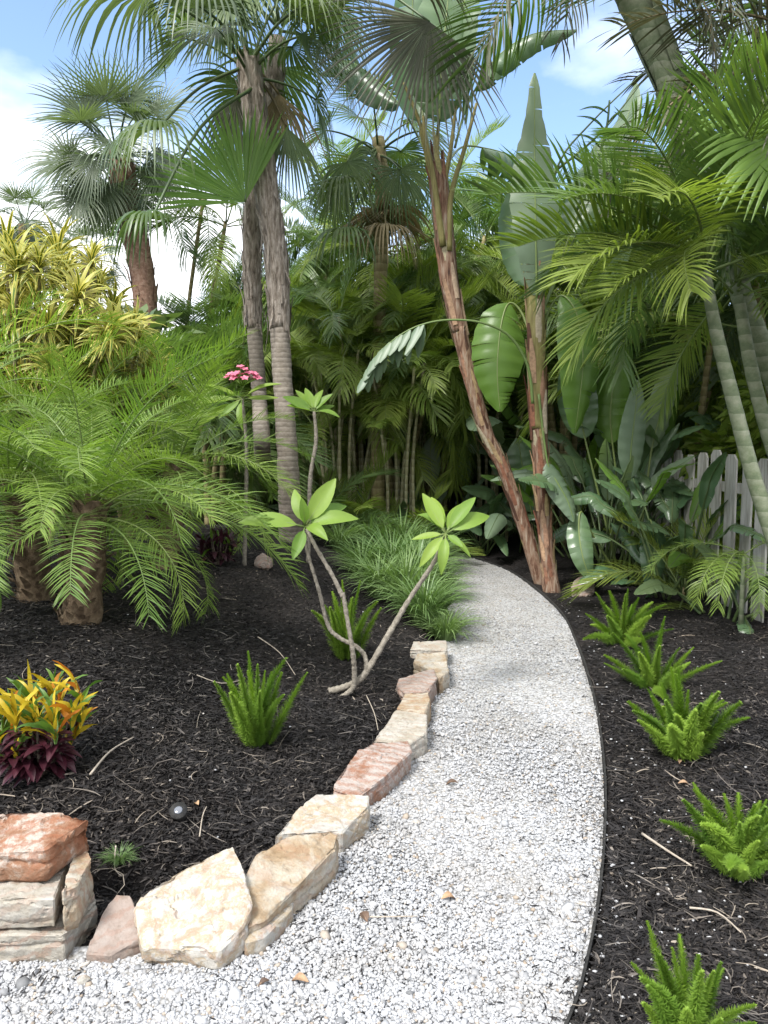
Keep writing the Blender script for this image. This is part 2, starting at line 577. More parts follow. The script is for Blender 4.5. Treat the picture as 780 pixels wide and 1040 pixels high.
def fan_blade(mb, hub, A, Nn, Rr, nseg, spread, split, droop, seed, cup=.0, mi=0, tipshort=.75, ragged=.06):
    r = random.Random(seed)
    A = A.normalized()
    S = Nn.cross(A).normalized()
    Nn = A.cross(S).normalized()
    dth = 2 * spread / nseg
    g = Vector((0, 0, -1))
    K = 8
    for i in range(nseg):
        th = -spread + dth * (i + .5) + r.uniform(-.15, .15) * dth
        d = A * math.cos(th) + S * math.sin(th)
        d = (d + Nn * cup * (abs(math.sin(th)) + .15) + Nn * r.uniform(-.03, .03)).normalized()
        ln = Rr * (tipshort + (1 - tipshort) * math.cos(th * .6)) * r.uniform(1 - ragged * 1.6, 1 + ragged)
        sp = split * r.uniform(.85, 1.15)
        pts = [hub.copy()]
        sides = []
        dr = droop * r.uniform(.75, 1.35)
        for k in range(K):
            s = (k + .5) / K
            e = max(0., s - sp * .75) / (1 - sp * .75)
            dd = (d + g * dr * (.12 * s + 1.6 * e ** 1.15)).normalized()
            pts.append(pts[-1] + dd * ln / K)
            sd = dd.cross(Nn)
            sides.append(sd.normalized() if sd.length > .1 else S)
        sides.append(sides[-1])
        wd = []
        for k in range(K + 1):
            s = k / K
            w0 = ln * sp * math.tan(dth / 2) * 1.05
            wd.append(max(.001, w0 * s / sp) if s < sp else max(.001, w0 * max(0, 1 - (s - sp) / (1 - sp)) ** .75))
        mb.strip(pts, sides, wd, mi, r.random(), pleat=Nn * .45)


def fan_leaf(petL, Rr, nseg=38, spread=2.2, split=.5, droop=.6, petarch=.6, seed=0, cup=.12, bend=.5):
    """a fan palm leaf with its stalk along +x"""
    r = random.Random(seed)
    mb = MB()
    P = [Vector((0, 0, 0))]
    K = 8
    d = Vector((1, 0, 0))
    for i in range(K):
        a = -petarch * ((i + .5) / K) ** 1.3
        d = Vector((math.cos(a), 0, math.sin(a)))
        P.append(P[-1] + d * petL / K)
    mb.tube(P, [.02 - .009 * i / K for i in range(K + 1)], 5, 1, .5)
    a = -petarch - bend
    A = Vector((math.cos(a), 0, math.sin(a)))
    Nn = Vector((-math.sin(a), 0, math.cos(a)))
    fan_blade(mb, P[-1], A, Nn, Rr, nseg, spread, split, droop, seed, cup)
    return mb


def paddle(mb, pet, rib, Wd, Nn, tears=0.0, seed=0, fold=.35, curl=.5, mi=0, mr=1, ribr=.012, prof=.75, shred=0, wprof=None):
    """a banana-like leaf: stalk points, midrib points, half width, facing"""
    r = random.Random(seed)
    pet = [Vector(p) for p in pet]
    rib = [Vector(p) for p in rib]
    allp = catmull(pet + rib[1:] if (pet and (pet[-1] - rib[0]).length < 1e-4) else pet + rib, 6)
    mb.tube(allp, [ribr * (1.25 - 1.0 * i / (len(allp) - 1)) for i in range(len(allp))], 6, mr, .6)
    rp = catmull(rib, 10)
    n = 30
    # resample
    Ls = [0]
    for i in range(len(rp) - 1):
        Ls.append(Ls[-1] + (rp[i + 1] - rp[i]).length)
    tot = Ls[-1]

    def at(t):
        s = t * tot
        for i in range(len(Ls) - 1):
            if Ls[i + 1] >= s:
                k = (s - Ls[i]) / max(1e-9, Ls[i + 1] - Ls[i])
                return rp[i].lerp(rp[i + 1], k)
        return rp[-1].copy()
    Q = [at(i / n) for i in range(n + 1)]
    for sgn in (-1, 1):
        i = 0
        while i < n:
            if shred:
                step = r.choice([1, 1, 2])
            elif tears > 0:
                step = max(1, int(r.expovariate(1 / max(1.5, 6 * (1 - tears))) + 1))
            else:
                step = n
            j = min(n, i + step)
            dl = r.uniform(0, 1.0) * tears * .8 + (r.uniform(.2, 1.1) if shred else 0)
            rows = []
            var = r.random() * .6 + .2
            for k in range(i, j + 1):
                t = k / n
                Tn = (Q[min(k + 1, n)] - Q[max(k - 1, 0)]).normalized()
                B = Tn.cross(Nn).normalized() * sgn
                N2 = B.cross(Tn).normalized() * sgn
                w = Wd * max(.02, math.sin(math.pi * min(.995, max(.01, t ** prof)))) ** .62
                if wprof:
                    w = Wd * float(np.interp(t, wprof[0], wprof[1])) * (1 + .05 * math.sin(k * 2.3))
                gap = (.5 if k == i and i > 0 else (-.5 if k == j and j < n else 0)) * tears * tot / n * .9
                row = []
                for u in (0, .3, .65, 1.0):
                    ph = fold - curl * u - dl * u + .05 * math.sin(k * 1.7 + sgn)
                    row.append(Q[k] + (B * math.cos(ph) + N2 * math.sin(ph)) * w * u + Tn * (gap * u + .10 * w * u))
                rows.append(row)
            b = len(mb.v)
            for row in rows:
                mb.v += row; mb.a += [var] * 4
            for a in range(len(rows) - 1):
                for c in range(3):
                    k0 = b + a * 4 + c
                    mb.f.append((k0, k0 + 1, k0 + 5, k0 + 4)); mb.m.append(mi)
            i = j


def oval_leaf(mb, p0, p1, wid, Nn, mi=0, mr=1, sag=.12, var=None, fold=.25, stalk=.1):
    """a pointed oval leaf with a folded blade between two points"""
    p0 = Vector(p0); p1 = Vector(p1)
    d = p1 - p0
    L_ = d.length
    tn = d / L_
    B = tn.cross(Nn).normalized()
    N2 = B.cross(tn).normalized()
    K = 8
    var = rng.random() if var is None else var
    b = len(mb.v)
    for i in range(K + 1):
        t = i / K
        c = p0 + d * t + N2 * (math.sin(math.pi * t) * sag * L_)
        q = max(0, (t - stalk) / (1 - stalk))
        w = wid * (math.sin(math.pi * min(1, q ** .85 * .97 + .02)) ** .8 if t > stalk else .03)
        mb.v += [c - B * w + N2 * w * fold, c - B * w * .5 + N2 * w * fold * .35, c, c + B * w * .5 + N2 * w * fold * .35, c + B * w + N2 * w * fold]
        mb.a += [var] * 5
    for i in range(K):
        for c in range(4):
            k = b + i * 5 + c
            mb.f.append((k, k + 1, k + 6, k + 5)); mb.m.append(mi)
    mb.tube([p0 + d * t + N2 * (math.sin(math.pi * t) * sag * L_ - .002) for t in (0, .25, .5, .75, .97)], [.006 * L_ / .3 + .001, .004, .003, .0022, .001], 4, mr, .6)


def place(o, pos, az, el, roll=0, sc=1.0, parent=None):
    o.rotation_mode = 'XYZ'
    mat = Matrix.Rotation(az, 4, 'Z') @ Matrix.Rotation(-el, 4, 'Y') @ Matrix.Rotation(roll, 4, 'X')
    q = Vector(pos) - (Vector(parent.location) if parent is not None else Vector((0, 0, 0)))
    o.matrix_local = Matrix.Translation(q) @ mat @ Matrix.Scale(sc, 4)


# ------------------------------------------------------------------ light and sky
SUN_EL, SUN_AZ = 54, -142      # degrees; azimuth measured from +y towards +x
w = bpy.data.worlds.new('World')
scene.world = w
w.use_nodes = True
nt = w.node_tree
nt.nodes.clear()
wo = N_(nt, 'ShaderNodeOutputWorld')
bg = N_(nt, 'ShaderNodeBackground')
bg.inputs['Strength'].default_value = .15
sky = N_(nt, 'ShaderNodeTexSky', sky_type='NISHITA')
sky.sun_disc = False
sky.sun_elevation = R(SUN_EL)
sky.sun_rotation = R(SUN_AZ)
sky.air_density = 1.0
sky.dust_density = 1.2
sky.ozone_density = 2.0
tc = N_(nt, 'ShaderNodeTexCoord')
mp = N_(nt, 'ShaderNodeMapping')
mp.inputs['Scale'].default_value = (1, 1, 2.2)
mp.inputs['Location'].default_value = (1.9, .35, .1)
nt.links.new(tc.outputs['Generated'], mp.inputs['Vector'])
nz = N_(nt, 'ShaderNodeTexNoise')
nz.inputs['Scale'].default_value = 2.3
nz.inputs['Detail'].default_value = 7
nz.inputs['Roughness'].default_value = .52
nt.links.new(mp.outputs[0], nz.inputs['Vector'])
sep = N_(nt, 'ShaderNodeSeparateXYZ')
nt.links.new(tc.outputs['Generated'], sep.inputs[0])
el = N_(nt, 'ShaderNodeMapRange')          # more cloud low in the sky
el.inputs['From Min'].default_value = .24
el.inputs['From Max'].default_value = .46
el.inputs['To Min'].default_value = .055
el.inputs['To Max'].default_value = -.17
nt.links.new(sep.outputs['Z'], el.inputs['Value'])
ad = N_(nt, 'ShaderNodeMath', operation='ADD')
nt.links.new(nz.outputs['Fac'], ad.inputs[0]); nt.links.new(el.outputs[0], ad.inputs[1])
hi = N_(nt, 'ShaderNodeMapRange')          # unseen cloud deck overhead, added for soft white fill
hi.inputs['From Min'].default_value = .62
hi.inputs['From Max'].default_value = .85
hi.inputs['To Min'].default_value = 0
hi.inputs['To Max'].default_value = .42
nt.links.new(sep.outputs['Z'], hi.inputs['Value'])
bk = N_(nt, 'ShaderNodeMapRange')          # more unseen cloud behind the viewer, added for the same fill
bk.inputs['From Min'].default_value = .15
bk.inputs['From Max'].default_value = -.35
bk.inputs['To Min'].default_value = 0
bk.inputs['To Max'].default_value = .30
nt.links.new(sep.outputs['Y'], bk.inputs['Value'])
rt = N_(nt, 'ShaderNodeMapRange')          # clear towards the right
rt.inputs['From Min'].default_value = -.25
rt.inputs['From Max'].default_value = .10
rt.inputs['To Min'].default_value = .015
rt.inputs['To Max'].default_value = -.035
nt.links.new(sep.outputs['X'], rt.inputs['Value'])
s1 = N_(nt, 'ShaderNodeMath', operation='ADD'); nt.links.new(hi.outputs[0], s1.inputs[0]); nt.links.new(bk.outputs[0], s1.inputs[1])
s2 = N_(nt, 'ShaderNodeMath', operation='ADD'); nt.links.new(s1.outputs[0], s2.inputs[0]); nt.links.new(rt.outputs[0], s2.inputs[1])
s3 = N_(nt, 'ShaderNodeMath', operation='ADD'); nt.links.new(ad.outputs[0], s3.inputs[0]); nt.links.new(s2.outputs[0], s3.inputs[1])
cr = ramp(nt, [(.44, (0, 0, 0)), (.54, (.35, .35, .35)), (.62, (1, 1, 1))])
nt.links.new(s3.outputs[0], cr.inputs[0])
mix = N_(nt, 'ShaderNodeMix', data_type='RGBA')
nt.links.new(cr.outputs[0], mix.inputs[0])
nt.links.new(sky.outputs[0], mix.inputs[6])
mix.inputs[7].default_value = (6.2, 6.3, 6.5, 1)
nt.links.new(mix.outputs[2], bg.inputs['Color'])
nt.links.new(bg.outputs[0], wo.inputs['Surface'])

sd = bpy.data.lights.new('sun', 'SUN')
sd.energy = 2.7
sd.angle = R(14)
sd.color = (1, .97, .93)
so = bpy.data.objects.new('sun', sd)
COL.objects.link(so)
az, e_ = R(SUN_AZ), R(SUN_EL)
dirv = Vector((math.sin(az) * math.cos(e_), math.cos(az) * math.cos(e_), math.sin(e_)))
so.rotation_euler = dirv.to_track_quat('Z', 'Y').to_euler()
so.location = (0, 0, 20)

scene.view_settings.view_transform = 'Standard'
scene.view_settings.look = 'None'
scene.view_settings.gamma = 1
scene.view_settings.use_curve_mapping = False
scene.view_settings.exposure = 1.2
scene.render.engine = 'CYCLES'
cy = scene.cycles
cy.max_bounces = 8
cy.diffuse_bounces = 5
cy.glossy_bounces = 2
cy.transmission_bounces = 5
cy.transparent_max_bounces = 4
cy.caustics_reflective = False
cy.caustics_refractive = False
cy.sample_clamp_indirect = 4
try:
    cy.use_denoising = True
    cy.denoiser = 'OPENIMAGEDENOISE'
    cy.denoising_input_passes = 'RGB_ALBEDO_NORMAL'
    cy.denoising_prefilter = 'ACCURATE'
except Exception:
    pass


# ------------------------------------------------------------------ ground
def soil_mat():
    m, nt, out = new_mat('dark_mulch_soil')
    L = nt.links.new
    tc = N_(nt, 'ShaderNodeTexCoord')
    n1 = N_(nt, 'ShaderNodeTexNoise'); n1.inputs['Scale'].default_value = 45; n1.inputs['Detail'].default_value = 8; n1.inputs['Roughness'].default_value = .7
    L(tc.outputs['Object'], n1.inputs['Vector'])
    n2 = N_(nt, 'ShaderNodeTexNoise'); n2.inputs['Scale'].default_value = 2.2; n2.inputs['Detail'].default_value = 4
    L(tc.outputs['Object'], n2.inputs['Vector'])
    rp = ramp(nt, [(.3, (0.0075, 0.0067, 0.0067)), (.55, (0.0225, 0.0188, 0.0173)), (.68, (0.0450, 0.0375, 0.0323)), (.78, (0.1125, 0.0975, 0.0825))])
    L(n1.outputs['Fac'], rp.inputs[0])
    hs = N_(nt, 'ShaderNodeHueSaturation')
    mr = N_(nt, 'ShaderNodeMapRange'); mr.inputs['From Min'].default_value = .35; mr.inputs['From Max'].default_value = .65
    mr.inputs['To Min'].default_value = .6; mr.inputs['To Max'].default_value = 1.35
    L(n2.outputs['Fac'], mr.inputs['Value']); L(mr.outputs[0], hs.inputs['Value']); L(rp.outputs[0], hs.inputs['Color'])
    p = N_(nt, 'ShaderNodeBsdfPrincipled'); p.inputs['Roughness'].default_value = .9; p.inputs['Specular IOR Level'].default_value = .25
    L(hs.outputs[0], p.inputs['Base Color'])
    bp = N_(nt, 'ShaderNodeBump'); bp.inputs['Strength'].default_value = 1; bp.inputs['Distance'].default_value = .04
    L(n1.outputs['Fac'], bp.inputs['Height']); L(bp.outputs[0], p.inputs['Normal'])
    L(p.outputs[0], out.inputs['Surface'])
    return m


def gravel_mat():
    m, nt, out = new_mat('white_gravel')
    L = nt.links.new
    tc = N_(nt, 'ShaderNodeTexCoord')
    vo = N_(nt, 'ShaderNodeTexVoronoi'); vo.inputs['Scale'].default_value = 62
    L(tc.outputs['Object'], vo.inputs['Vector'])
    sp = N_(nt, 'ShaderNodeSeparateColor'); L(vo.outputs['Color'], sp.inputs[0])
    rp = ramp(nt, [(.0, (0.2520, 0.2570, 0.2621)), (.10, (0.3629, 0.3679, 0.3780)), (.4, (0.4234, 0.4304, 0.4415)), (.9, (0.4838, 0.4909, 0.5040)), (1, (0.4032, 0.3629, 0.3125))])
    L(sp.outputs[0], rp.inputs[0])
    dk = ramp(nt, [(.0, (1, 1, 1)), (.55, (1, 1, 1)), (.95, (.58, .56, .53))])
    mul0 = N_(nt, 'ShaderNodeMath', operation='MULTIPLY'); mul0.inputs[1].default_value = 1.35
    L(vo.outputs['Distance'], mul0.inputs[0]); L(mul0.outputs[0], dk.inputs[0])
    mx = N_(nt, 'ShaderNodeMix', data_type='RGBA', blend_type='MULTIPLY'); mx.inputs[0].default_value = 1
    L(rp.outputs[0], mx.inputs[6]); L(dk.outputs[0], mx.inputs[7])
    n2 = N_(nt, 'ShaderNodeTexNoise'); n2.inputs['Scale'].default_value = 3.5; n2.inputs['Detail'].default_value = 6; n2.inputs['Roughness'].default_value = .7
    L(tc.outputs['Object'], n2.inputs['Vector'])
    dr = ramp(nt, [(.35, (1, 1, 1)), (.62, (.86, .84, .80)), (.75, (.68, .64, .58))])
    L(n2.outputs['Fac'], dr.inputs[0])
    mx2 = N_(nt, 'ShaderNodeMix', data_type='RGBA', blend_type='MULTIPLY'); mx2.inputs[0].default_value = 1
    L(mx.outputs[2], mx2.inputs[6]); L(dr.outputs[0], mx2.inputs[7])
    p = N_(nt, 'ShaderNodeBsdfPrincipled'); p.inputs['Roughness'].default_value = .8; p.inputs['Specular IOR Level'].default_value = .3
    L(mx2.outputs[2], p.inputs['Base Color'])
    inv = N_(nt, 'ShaderNodeMath', operation='SUBTRACT'); inv.inputs[0].default_value = 1
    L(vo.outputs['Distance'], inv.inputs[1])
    bp = N_(nt, 'ShaderNodeBump'); bp.inputs['Strength'].default_value = .8; bp.inputs['Distance'].default_value = .012
    L(inv.outputs[0], bp.inputs['Height']); L(bp.outputs[0], p.inputs['Normal'])
    L(p.outputs[0], out.inputs['Surface'])
    return m


def axis(lo, a, b, hi, fine, grow=1.28):
    xs = list(np.arange(a, b + 1e-6, fine))
    s = fine
    x = a
    left = []
    while x > lo:
        s *= grow; x -= s; left.append(x)
    s = fine; x = xs[-1]
    right = []
    while x < hi:
        s *= grow; x += s; right.append(x)
    return np.array(left[::-1] + xs + right)


gx = axis(-140, -3.2, 4.0, 140, .04)
gy = axis(-60, 1.2, 11.5, 260, .045)
XX, YY = np.meshgrid(gx, gy)
PP = np.column_stack([XX.ravel(), YY.ravel()])
ZZ = Hn(PP)
near = np.exp(-np.hypot(PP[:, 0], PP[:, 1]) / 9)
ZZ = ZZ + np.where(ZZ > -.05, nrng.normal(0, .006, len(ZZ)) * near, 0)
nx, ny = len(gx), len(gy)
ii = (np.arange(ny - 1)[:, None] * nx + np.arange(nx - 1)[None, :]).ravel()
Fq = np.column_stack([ii, ii + 1, ii + nx + 1, ii + nx])
g = link('ground', np_mesh('ground', np.column_stack([PP, ZZ]), Fq, [soil_mat()], None, True))
g['kind'] = 'structure'

# the path: a sheet between its two edges
mpath, ntp = gravel_mat(), None
Lp = np.array([LEFT_S[i] for i in range(len(LEFT_S))])
xs = axis(-30, -3.2, 2.0, 3, .05)
ys = axis(-1.5, 1.0, 12.0, 20, .05)
XX, YY = np.meshgrid(xs, ys)
PP = np.column_stack([XX.ravel(), YY.ravel()])
d1 = sdist(PP, LEFT_S); d2 = sdist(PP, RIGHT_S)
# pull the sheet's border vertices onto the right edge, let it run under the stones on the left
inside = (d1 < .10) & (d2 > -.06)
nx, ny = len(xs), len(ys)
ii = (np.arange(ny - 1)[:, None] * nx + np.arange(nx - 1)[None, :]).ravel()
Fq = np.column_stack([ii, ii + 1, ii + nx + 1, ii + nx])
keep = inside[Fq].all(axis=1)


def snap(P, d, poly, lim):
    """move points lying just outside an edge onto it"""
    out = P.copy()
    for i in np.where((d < 0) & (d > -lim))[0]:
        p = P[i]; best = None
        for k in range(len(poly) - 1):
            a, b = poly[k], poly[k + 1]
            ab = b - a
            t = min(1, max(0, ((p - a) @ ab) / (ab @ ab)))
            q = a + t * ab
            dd = np.hypot(*(p - q))
            if best is None or dd < best[0]:
                best = (dd, q)
        out[i] = best[1]
    return out


PS = snap(PP, d2, RIGHT_S, .065)
pz = .006 * np.sin(PP[:, 0] * 4.1 + PP[:, 1] * 2.2) + nrng.normal(0, .0025, len(PP)) + .004
po = link('gravel_path', np_mesh('gravel_path', np.column_stack([PS, pz]), Fq[keep], [mpath], None, True))
po['kind'] = 'structure'


def frustum_pts(n, y0, y1, power, xa=-3.5, xb=5.0):
    """points in front of the garden gate, denser close by"""
    u = nrng.random(n)
    k = 1 - power
    y = (y0 ** k + u * (y1 ** k - y0 ** k)) ** (1 / k)
    x = nrng.uniform(-.85, .85, n) * y
    m = (x > xa) & (x < xb)
    return np.column_stack([x[m], y[m]])


# loose white pebbles
PB = frustum_pts(350000, 1.5, 7.5, 2.0)
d1 = sdist(PB, LEFT_S); d2 = sdist(PB, RIGHT_S)
PB = PB[(d1 < .03) & (d2 > .012 - .03 * (nrng.random(len(PB)) < .12))]
ico = bmesh.new(); bmesh.ops.create_icosphere(ico, subdivisions=1, radius=1)
IV = np.array([v.co[:] for v in ico.verts]); IF = np.array([[v.index for v in f.verts] for f in ico.faces]); ico.free()
n = len(PB)
print('pebbles', n)
size = nrng.gamma(3.0, .0036 / 3.0, n) + .0018
size *= 1 + .6 * (nrng.random(n) < .05)
sc3 = np.column_stack([nrng.uniform(.8, 1.45, n), nrng.uniform(.65, 1.0, n), nrng.uniform(.42, .75, n)]) * size[:, None]
V = IV[None] * sc3[:, None, :] * nrng.uniform(.72, 1.2, (n, len(IV), 1))
th = nrng.uniform(0, 2 * np.pi, n); ti = nrng.normal(0, .45, n)
c, s = np.cos(ti)[:, None], np.sin(ti)[:, None]
V = np.stack([V[..., 0] * c + V[..., 2] * s, V[..., 1], -V[..., 0] * s + V[..., 2] * c], -1)
c, s = np.cos(th)[:, None], np.sin(th)[:, None]
V = np.stack([V[..., 0] * c - V[..., 1] * s, V[..., 0] * s + V[..., 1] * c, V[..., 2]], -1)
V[..., 0] += PB[:, 0:1]; V[..., 1] += PB[:, 1:2]; V[..., 2] += (nrng.uniform(.002, .014, n))[:, None]
Fp = (IF[None] + (np.arange(n) * len(IV))[:, None, None]).reshape(-1, 3)
m_peb = var_mat('white_pebble', [(0, (0.1428, 0.1470, 0.1512)), (.03, (0.2604, 0.2646, 0.2730)), (.12, (0.3234, 0.3276, 0.3360)), (.5, (0.3654, 0.3713, 0.3822)), (.93, (0.4200, 0.4267, 0.4385)), (.96, (0.3696, 0.3360, 0.2940)), (.988, (0.2772, 0.2268, 0.1764)), (1, (0.1848, 0.1680, 0.1470))], rough=.75, bscale=60, mot=.10, patch=(.84, .80, .74), pscale=2.2)
pv = np.repeat(nrng.random(n), len(IV))
pb = link('loose_pebbles', np_mesh('loose_pebbles', V.reshape(-1, 3), Fp, [m_peb], pv, False, 3))
pb['kind'] = 'stuff'
tag(pb, 'loose white pebbles strewn over the curving garden path', 'gravel')


# shredded bark mulch: thin bent chips and fibres
def ribbons(P, z, Ln, Wd, seg, bend, tilt, lift):
    n = len(P)
    th = nrng.uniform(0, 2 * np.pi, n)
    V = np.zeros((n, (seg + 1) * 2, 3))
    ang = th.copy()
    cur = np.column_stack([P, z + lift])
    tl = nrng.normal(0, tilt, n)
    bd = nrng.normal(0, bend, n)
    cur = cur - np.column_stack([np.cos(th), np.sin(th), np.sin(tl)]) * (Ln / 2)[:, None]
    rollv = nrng.uniform(-.9, .9, n)
    for k in range(seg + 1):
        sx, sy = -np.sin(ang), np.cos(ang)
        w = Wd * (1 if 0 < k < seg else .45)
        side = np.column_stack([sx * np.cos(rollv), sy * np.cos(rollv), np.sin(rollv)]) * w[:, None]
        V[:, 2 * k] = cur - side; V[:, 2 * k + 1] = cur + side
        cur = cur + np.column_stack([np.cos(ang) * np.cos(tl), np.sin(ang) * np.cos(tl), np.sin(tl)]) * (Ln / seg)[:, None]
        ang = ang + bd
        tl = tl * .5 - .12
    q = []
    for k in range(seg):
        q.append([2 * k, 2 * k + 1, 2 * k + 3, 2 * k + 2])
    q = np.array(q)
    F = (q[None] + (np.arange(n) * (seg + 1) * 2)[:, None, None]).reshape(-1, 4)
    return V.reshape(-1, 3), F, (seg + 1) * 2


PM = frustum_pts(450000, 1.45, 11, 1.75, -5.5, 5)
d1 = sdist(PM, LEFT_S); d2 = sdist(PM, RIGHT_S)
onbed = (d1 > .10) | (d2 < -.03)
onpath = (~onbed) & (d1 < -.02) & (d2 > .0)
edge = np.minimum(-d1, d2)
strew = onpath & (nrng.random(len(PM)) < .003 + .05 * np.exp(-np.abs(edge) / .05))
PMb = PM[onbed]
print('chips', len(PMb))
n = len(PMb)
V1, F1, k1 = ribbons(PMb, Hn(PMb), nrng.gamma(3, .0080, n) + .006, nrng.gamma(3, .0007, n) + .0008, 2, .35, .28, nrng.uniform(.001, .018, n))
var1 = np.repeat(nrng.beta(1.2, 2.3, n), k1)
PF = PMb[nrng.random(n) < .020]
n2 = len(PF)
V2, F2, k2 = ribbons(PF, Hn(PF), nrng.gamma(3, .035, n2) + .04, nrng.uniform(.0009, .0022, n2), 5, .35, .2, nrng.uniform(.010, .026, n2))
F2 = F2 + len(V1)
var2 = np.repeat(nrng.uniform(.45, 1.0, n2), k2)
PS_ = PM[strew]; n3 = len(PS_)
V3, F3, k3 = ribbons(PS_, np.full(n3, .012), nrng.gamma(3, .007, n3) + .006, nrng.uniform(.0010, .0032, n3), 2, .3, .15, nrng.uniform(.003, .010, n3))
F3 = F3 + len(V1) + len(V2)
var3 = np.repeat(nrng.beta(1.5, 3, n3) * .8, k3)
m_mul = var_mat('shredded_bark', [(0, (0.0066, 0.0059, 0.0063)), (.35, (0.0112, 0.0102, 0.0106)), (.6, (0.0251, 0.0224, 0.0218)), (.78, (0.0594, 0.0541, 0.0502)), (.92, (0.1320, 0.1188, 0.1056)), (1, (0.2376, 0.2112, 0.1782))], rough=.75, bscale=30, mot=.3, patch=(1.5, 1.35, 1.15), pscale=1.1)
mu = link('mulch_chips', np_mesh('mulch_chips', np.vstack([V1, V2, V3]), np.vstack([F1, F2, F3]), [m_mul], np.concatenate([var1, var2, var3])))
mu['kind'] = 'stuff'
tag(mu, 'shredded dark bark mulch with pale fibres over the planting beds', 'mulch')
# white pebbles kicked into the mulch
PK = frustum_pts(12000, 1.5, 8, 1.7)
dk = -sdist(PK, RIGHT_S); dk2 = sdist(PK, LEFT_S)
PK = PK[((dk > .03) & (nrng.random(len(PK)) < .42 * np.exp(-dk / .3) + .012)) | ((dk2 > .15) & (nrng.random(len(PK)) < .012))]
n = len(PK)
V = IV[None] * (np.column_stack([nrng.uniform(.8, 1.4, n), nrng.uniform(.7, 1, n), nrng.uniform(.5, .8, n)]) * nrng.uniform(.003, .0085, n)[:, None])[:, None, :] * nrng.uniform(.75, 1.2, (n, len(IV), 1))
V[..., 0] += PK[:, 0:1]; V[..., 1] += PK[:, 1:2]; V[..., 2] += (Hn(PK) + .014)[:, None]
Fp = (IF[None] + (np.arange(n) * len(IV))[:, None, None]).reshape(-1, 3)
sp_ = link('scattered_pebbles', np_mesh('scattered_pebbles', V.reshape(-1, 3), Fp, [m_peb], np.repeat(nrng.random(n), len(IV)), False, 3))
sp_['kind'] = 'stuff'
tag(sp_, 'stray white pebbles kicked off the path into the dark mulch', 'gravel')

# ------------------------------------------------------------------ black edging along the path
mb = MB()
k0 = 6
pts = [Vector((p[0], p[1], 0)) for p in RIGHT_S[1:-1]]
for i, p in enumerate(pts):
    t = (pts[min(i + 1, len(pts) - 1)] - pts[max(i - 1, 0)]).normalized()
    nrm = Vector((t.y, -t.x, 0))
    for off, z in ((.003, -.05), (.003, .026), (.012, .028), (.012, -.05)):
        mb.v.append(p + nrm * off + UP * (z + .003 * math.sin(i * .9))); mb.a.append(.5)
for i in range(len(pts) - 1):
    for j in range(3):
        a = i * 4 + j
        mb.f.append((a, a + 1, a + 5, a + 4)); mb.m.append(0)
m_edge = bark_mat('black_plastic_edging', [(.3, (.012, .012, .012)), (.8, (.05, .048, .045))], (20, 20, 20), .2, rough=.6)
single('path_edging', mb, [m_edge], (pts[20].x, pts[20].y, 0), 'thin black edging strip along the right side of the white path', 'edging', smooth=False)

# ------------------------------------------------------------------ border stones
ST = {
    'white': [(.28, (.34, .315, .27)), (.42, (.44, .42, .385)), (.50, (.36, .29, .20)), (.55, (.43, .41, .37)), (.8, (.47, .46, .43))],
    'cream': [(.28, (0.253, 0.215, 0.158)), (.45, (0.324, 0.296, 0.246)), (.6, (0.373, 0.355, 0.317)), (.8, (0.296, 0.244, 0.182))],
    'tan': [(.28, (0.211, 0.141, 0.076)), (.42, (0.296, 0.222, 0.143)), (.55, (0.366, 0.326, 0.261)), (.66, (0.387, 0.370, 0.333)), (.82, (0.239, 0.163, 0.095))],
    'grey': [(.28, (.29, .275, .24)), (.46, (.40, .385, .35)), (.56, (.34, .27, .18)), (.64, (.42, .41, .38)), (.88, (.41, .40, .37))],
    'red': [(.28, (0.141, 0.062, 0.040)), (.42, (0.232, 0.133, 0.092)), (.55, (0.352, 0.311, 0.285)), (.66, (0.282, 0.192, 0.143)), (.8, (0.183, 0.089, 0.055))],
    'pink': [(.28, (0.211, 0.163, 0.135)), (.5, (0.282, 0.229, 0.198)), (.75, (0.338, 0.303, 0.277))],
    'rust': [(.28, (.10, .045, .027)), (.40, (.185, .075, .036)), (.50, (.26, .15, .095)), (.58, (.40, .345, .30)), (.68, (.20, .09, .045)), (.85, (.31, .225, .175))],
}
_sid = [0]


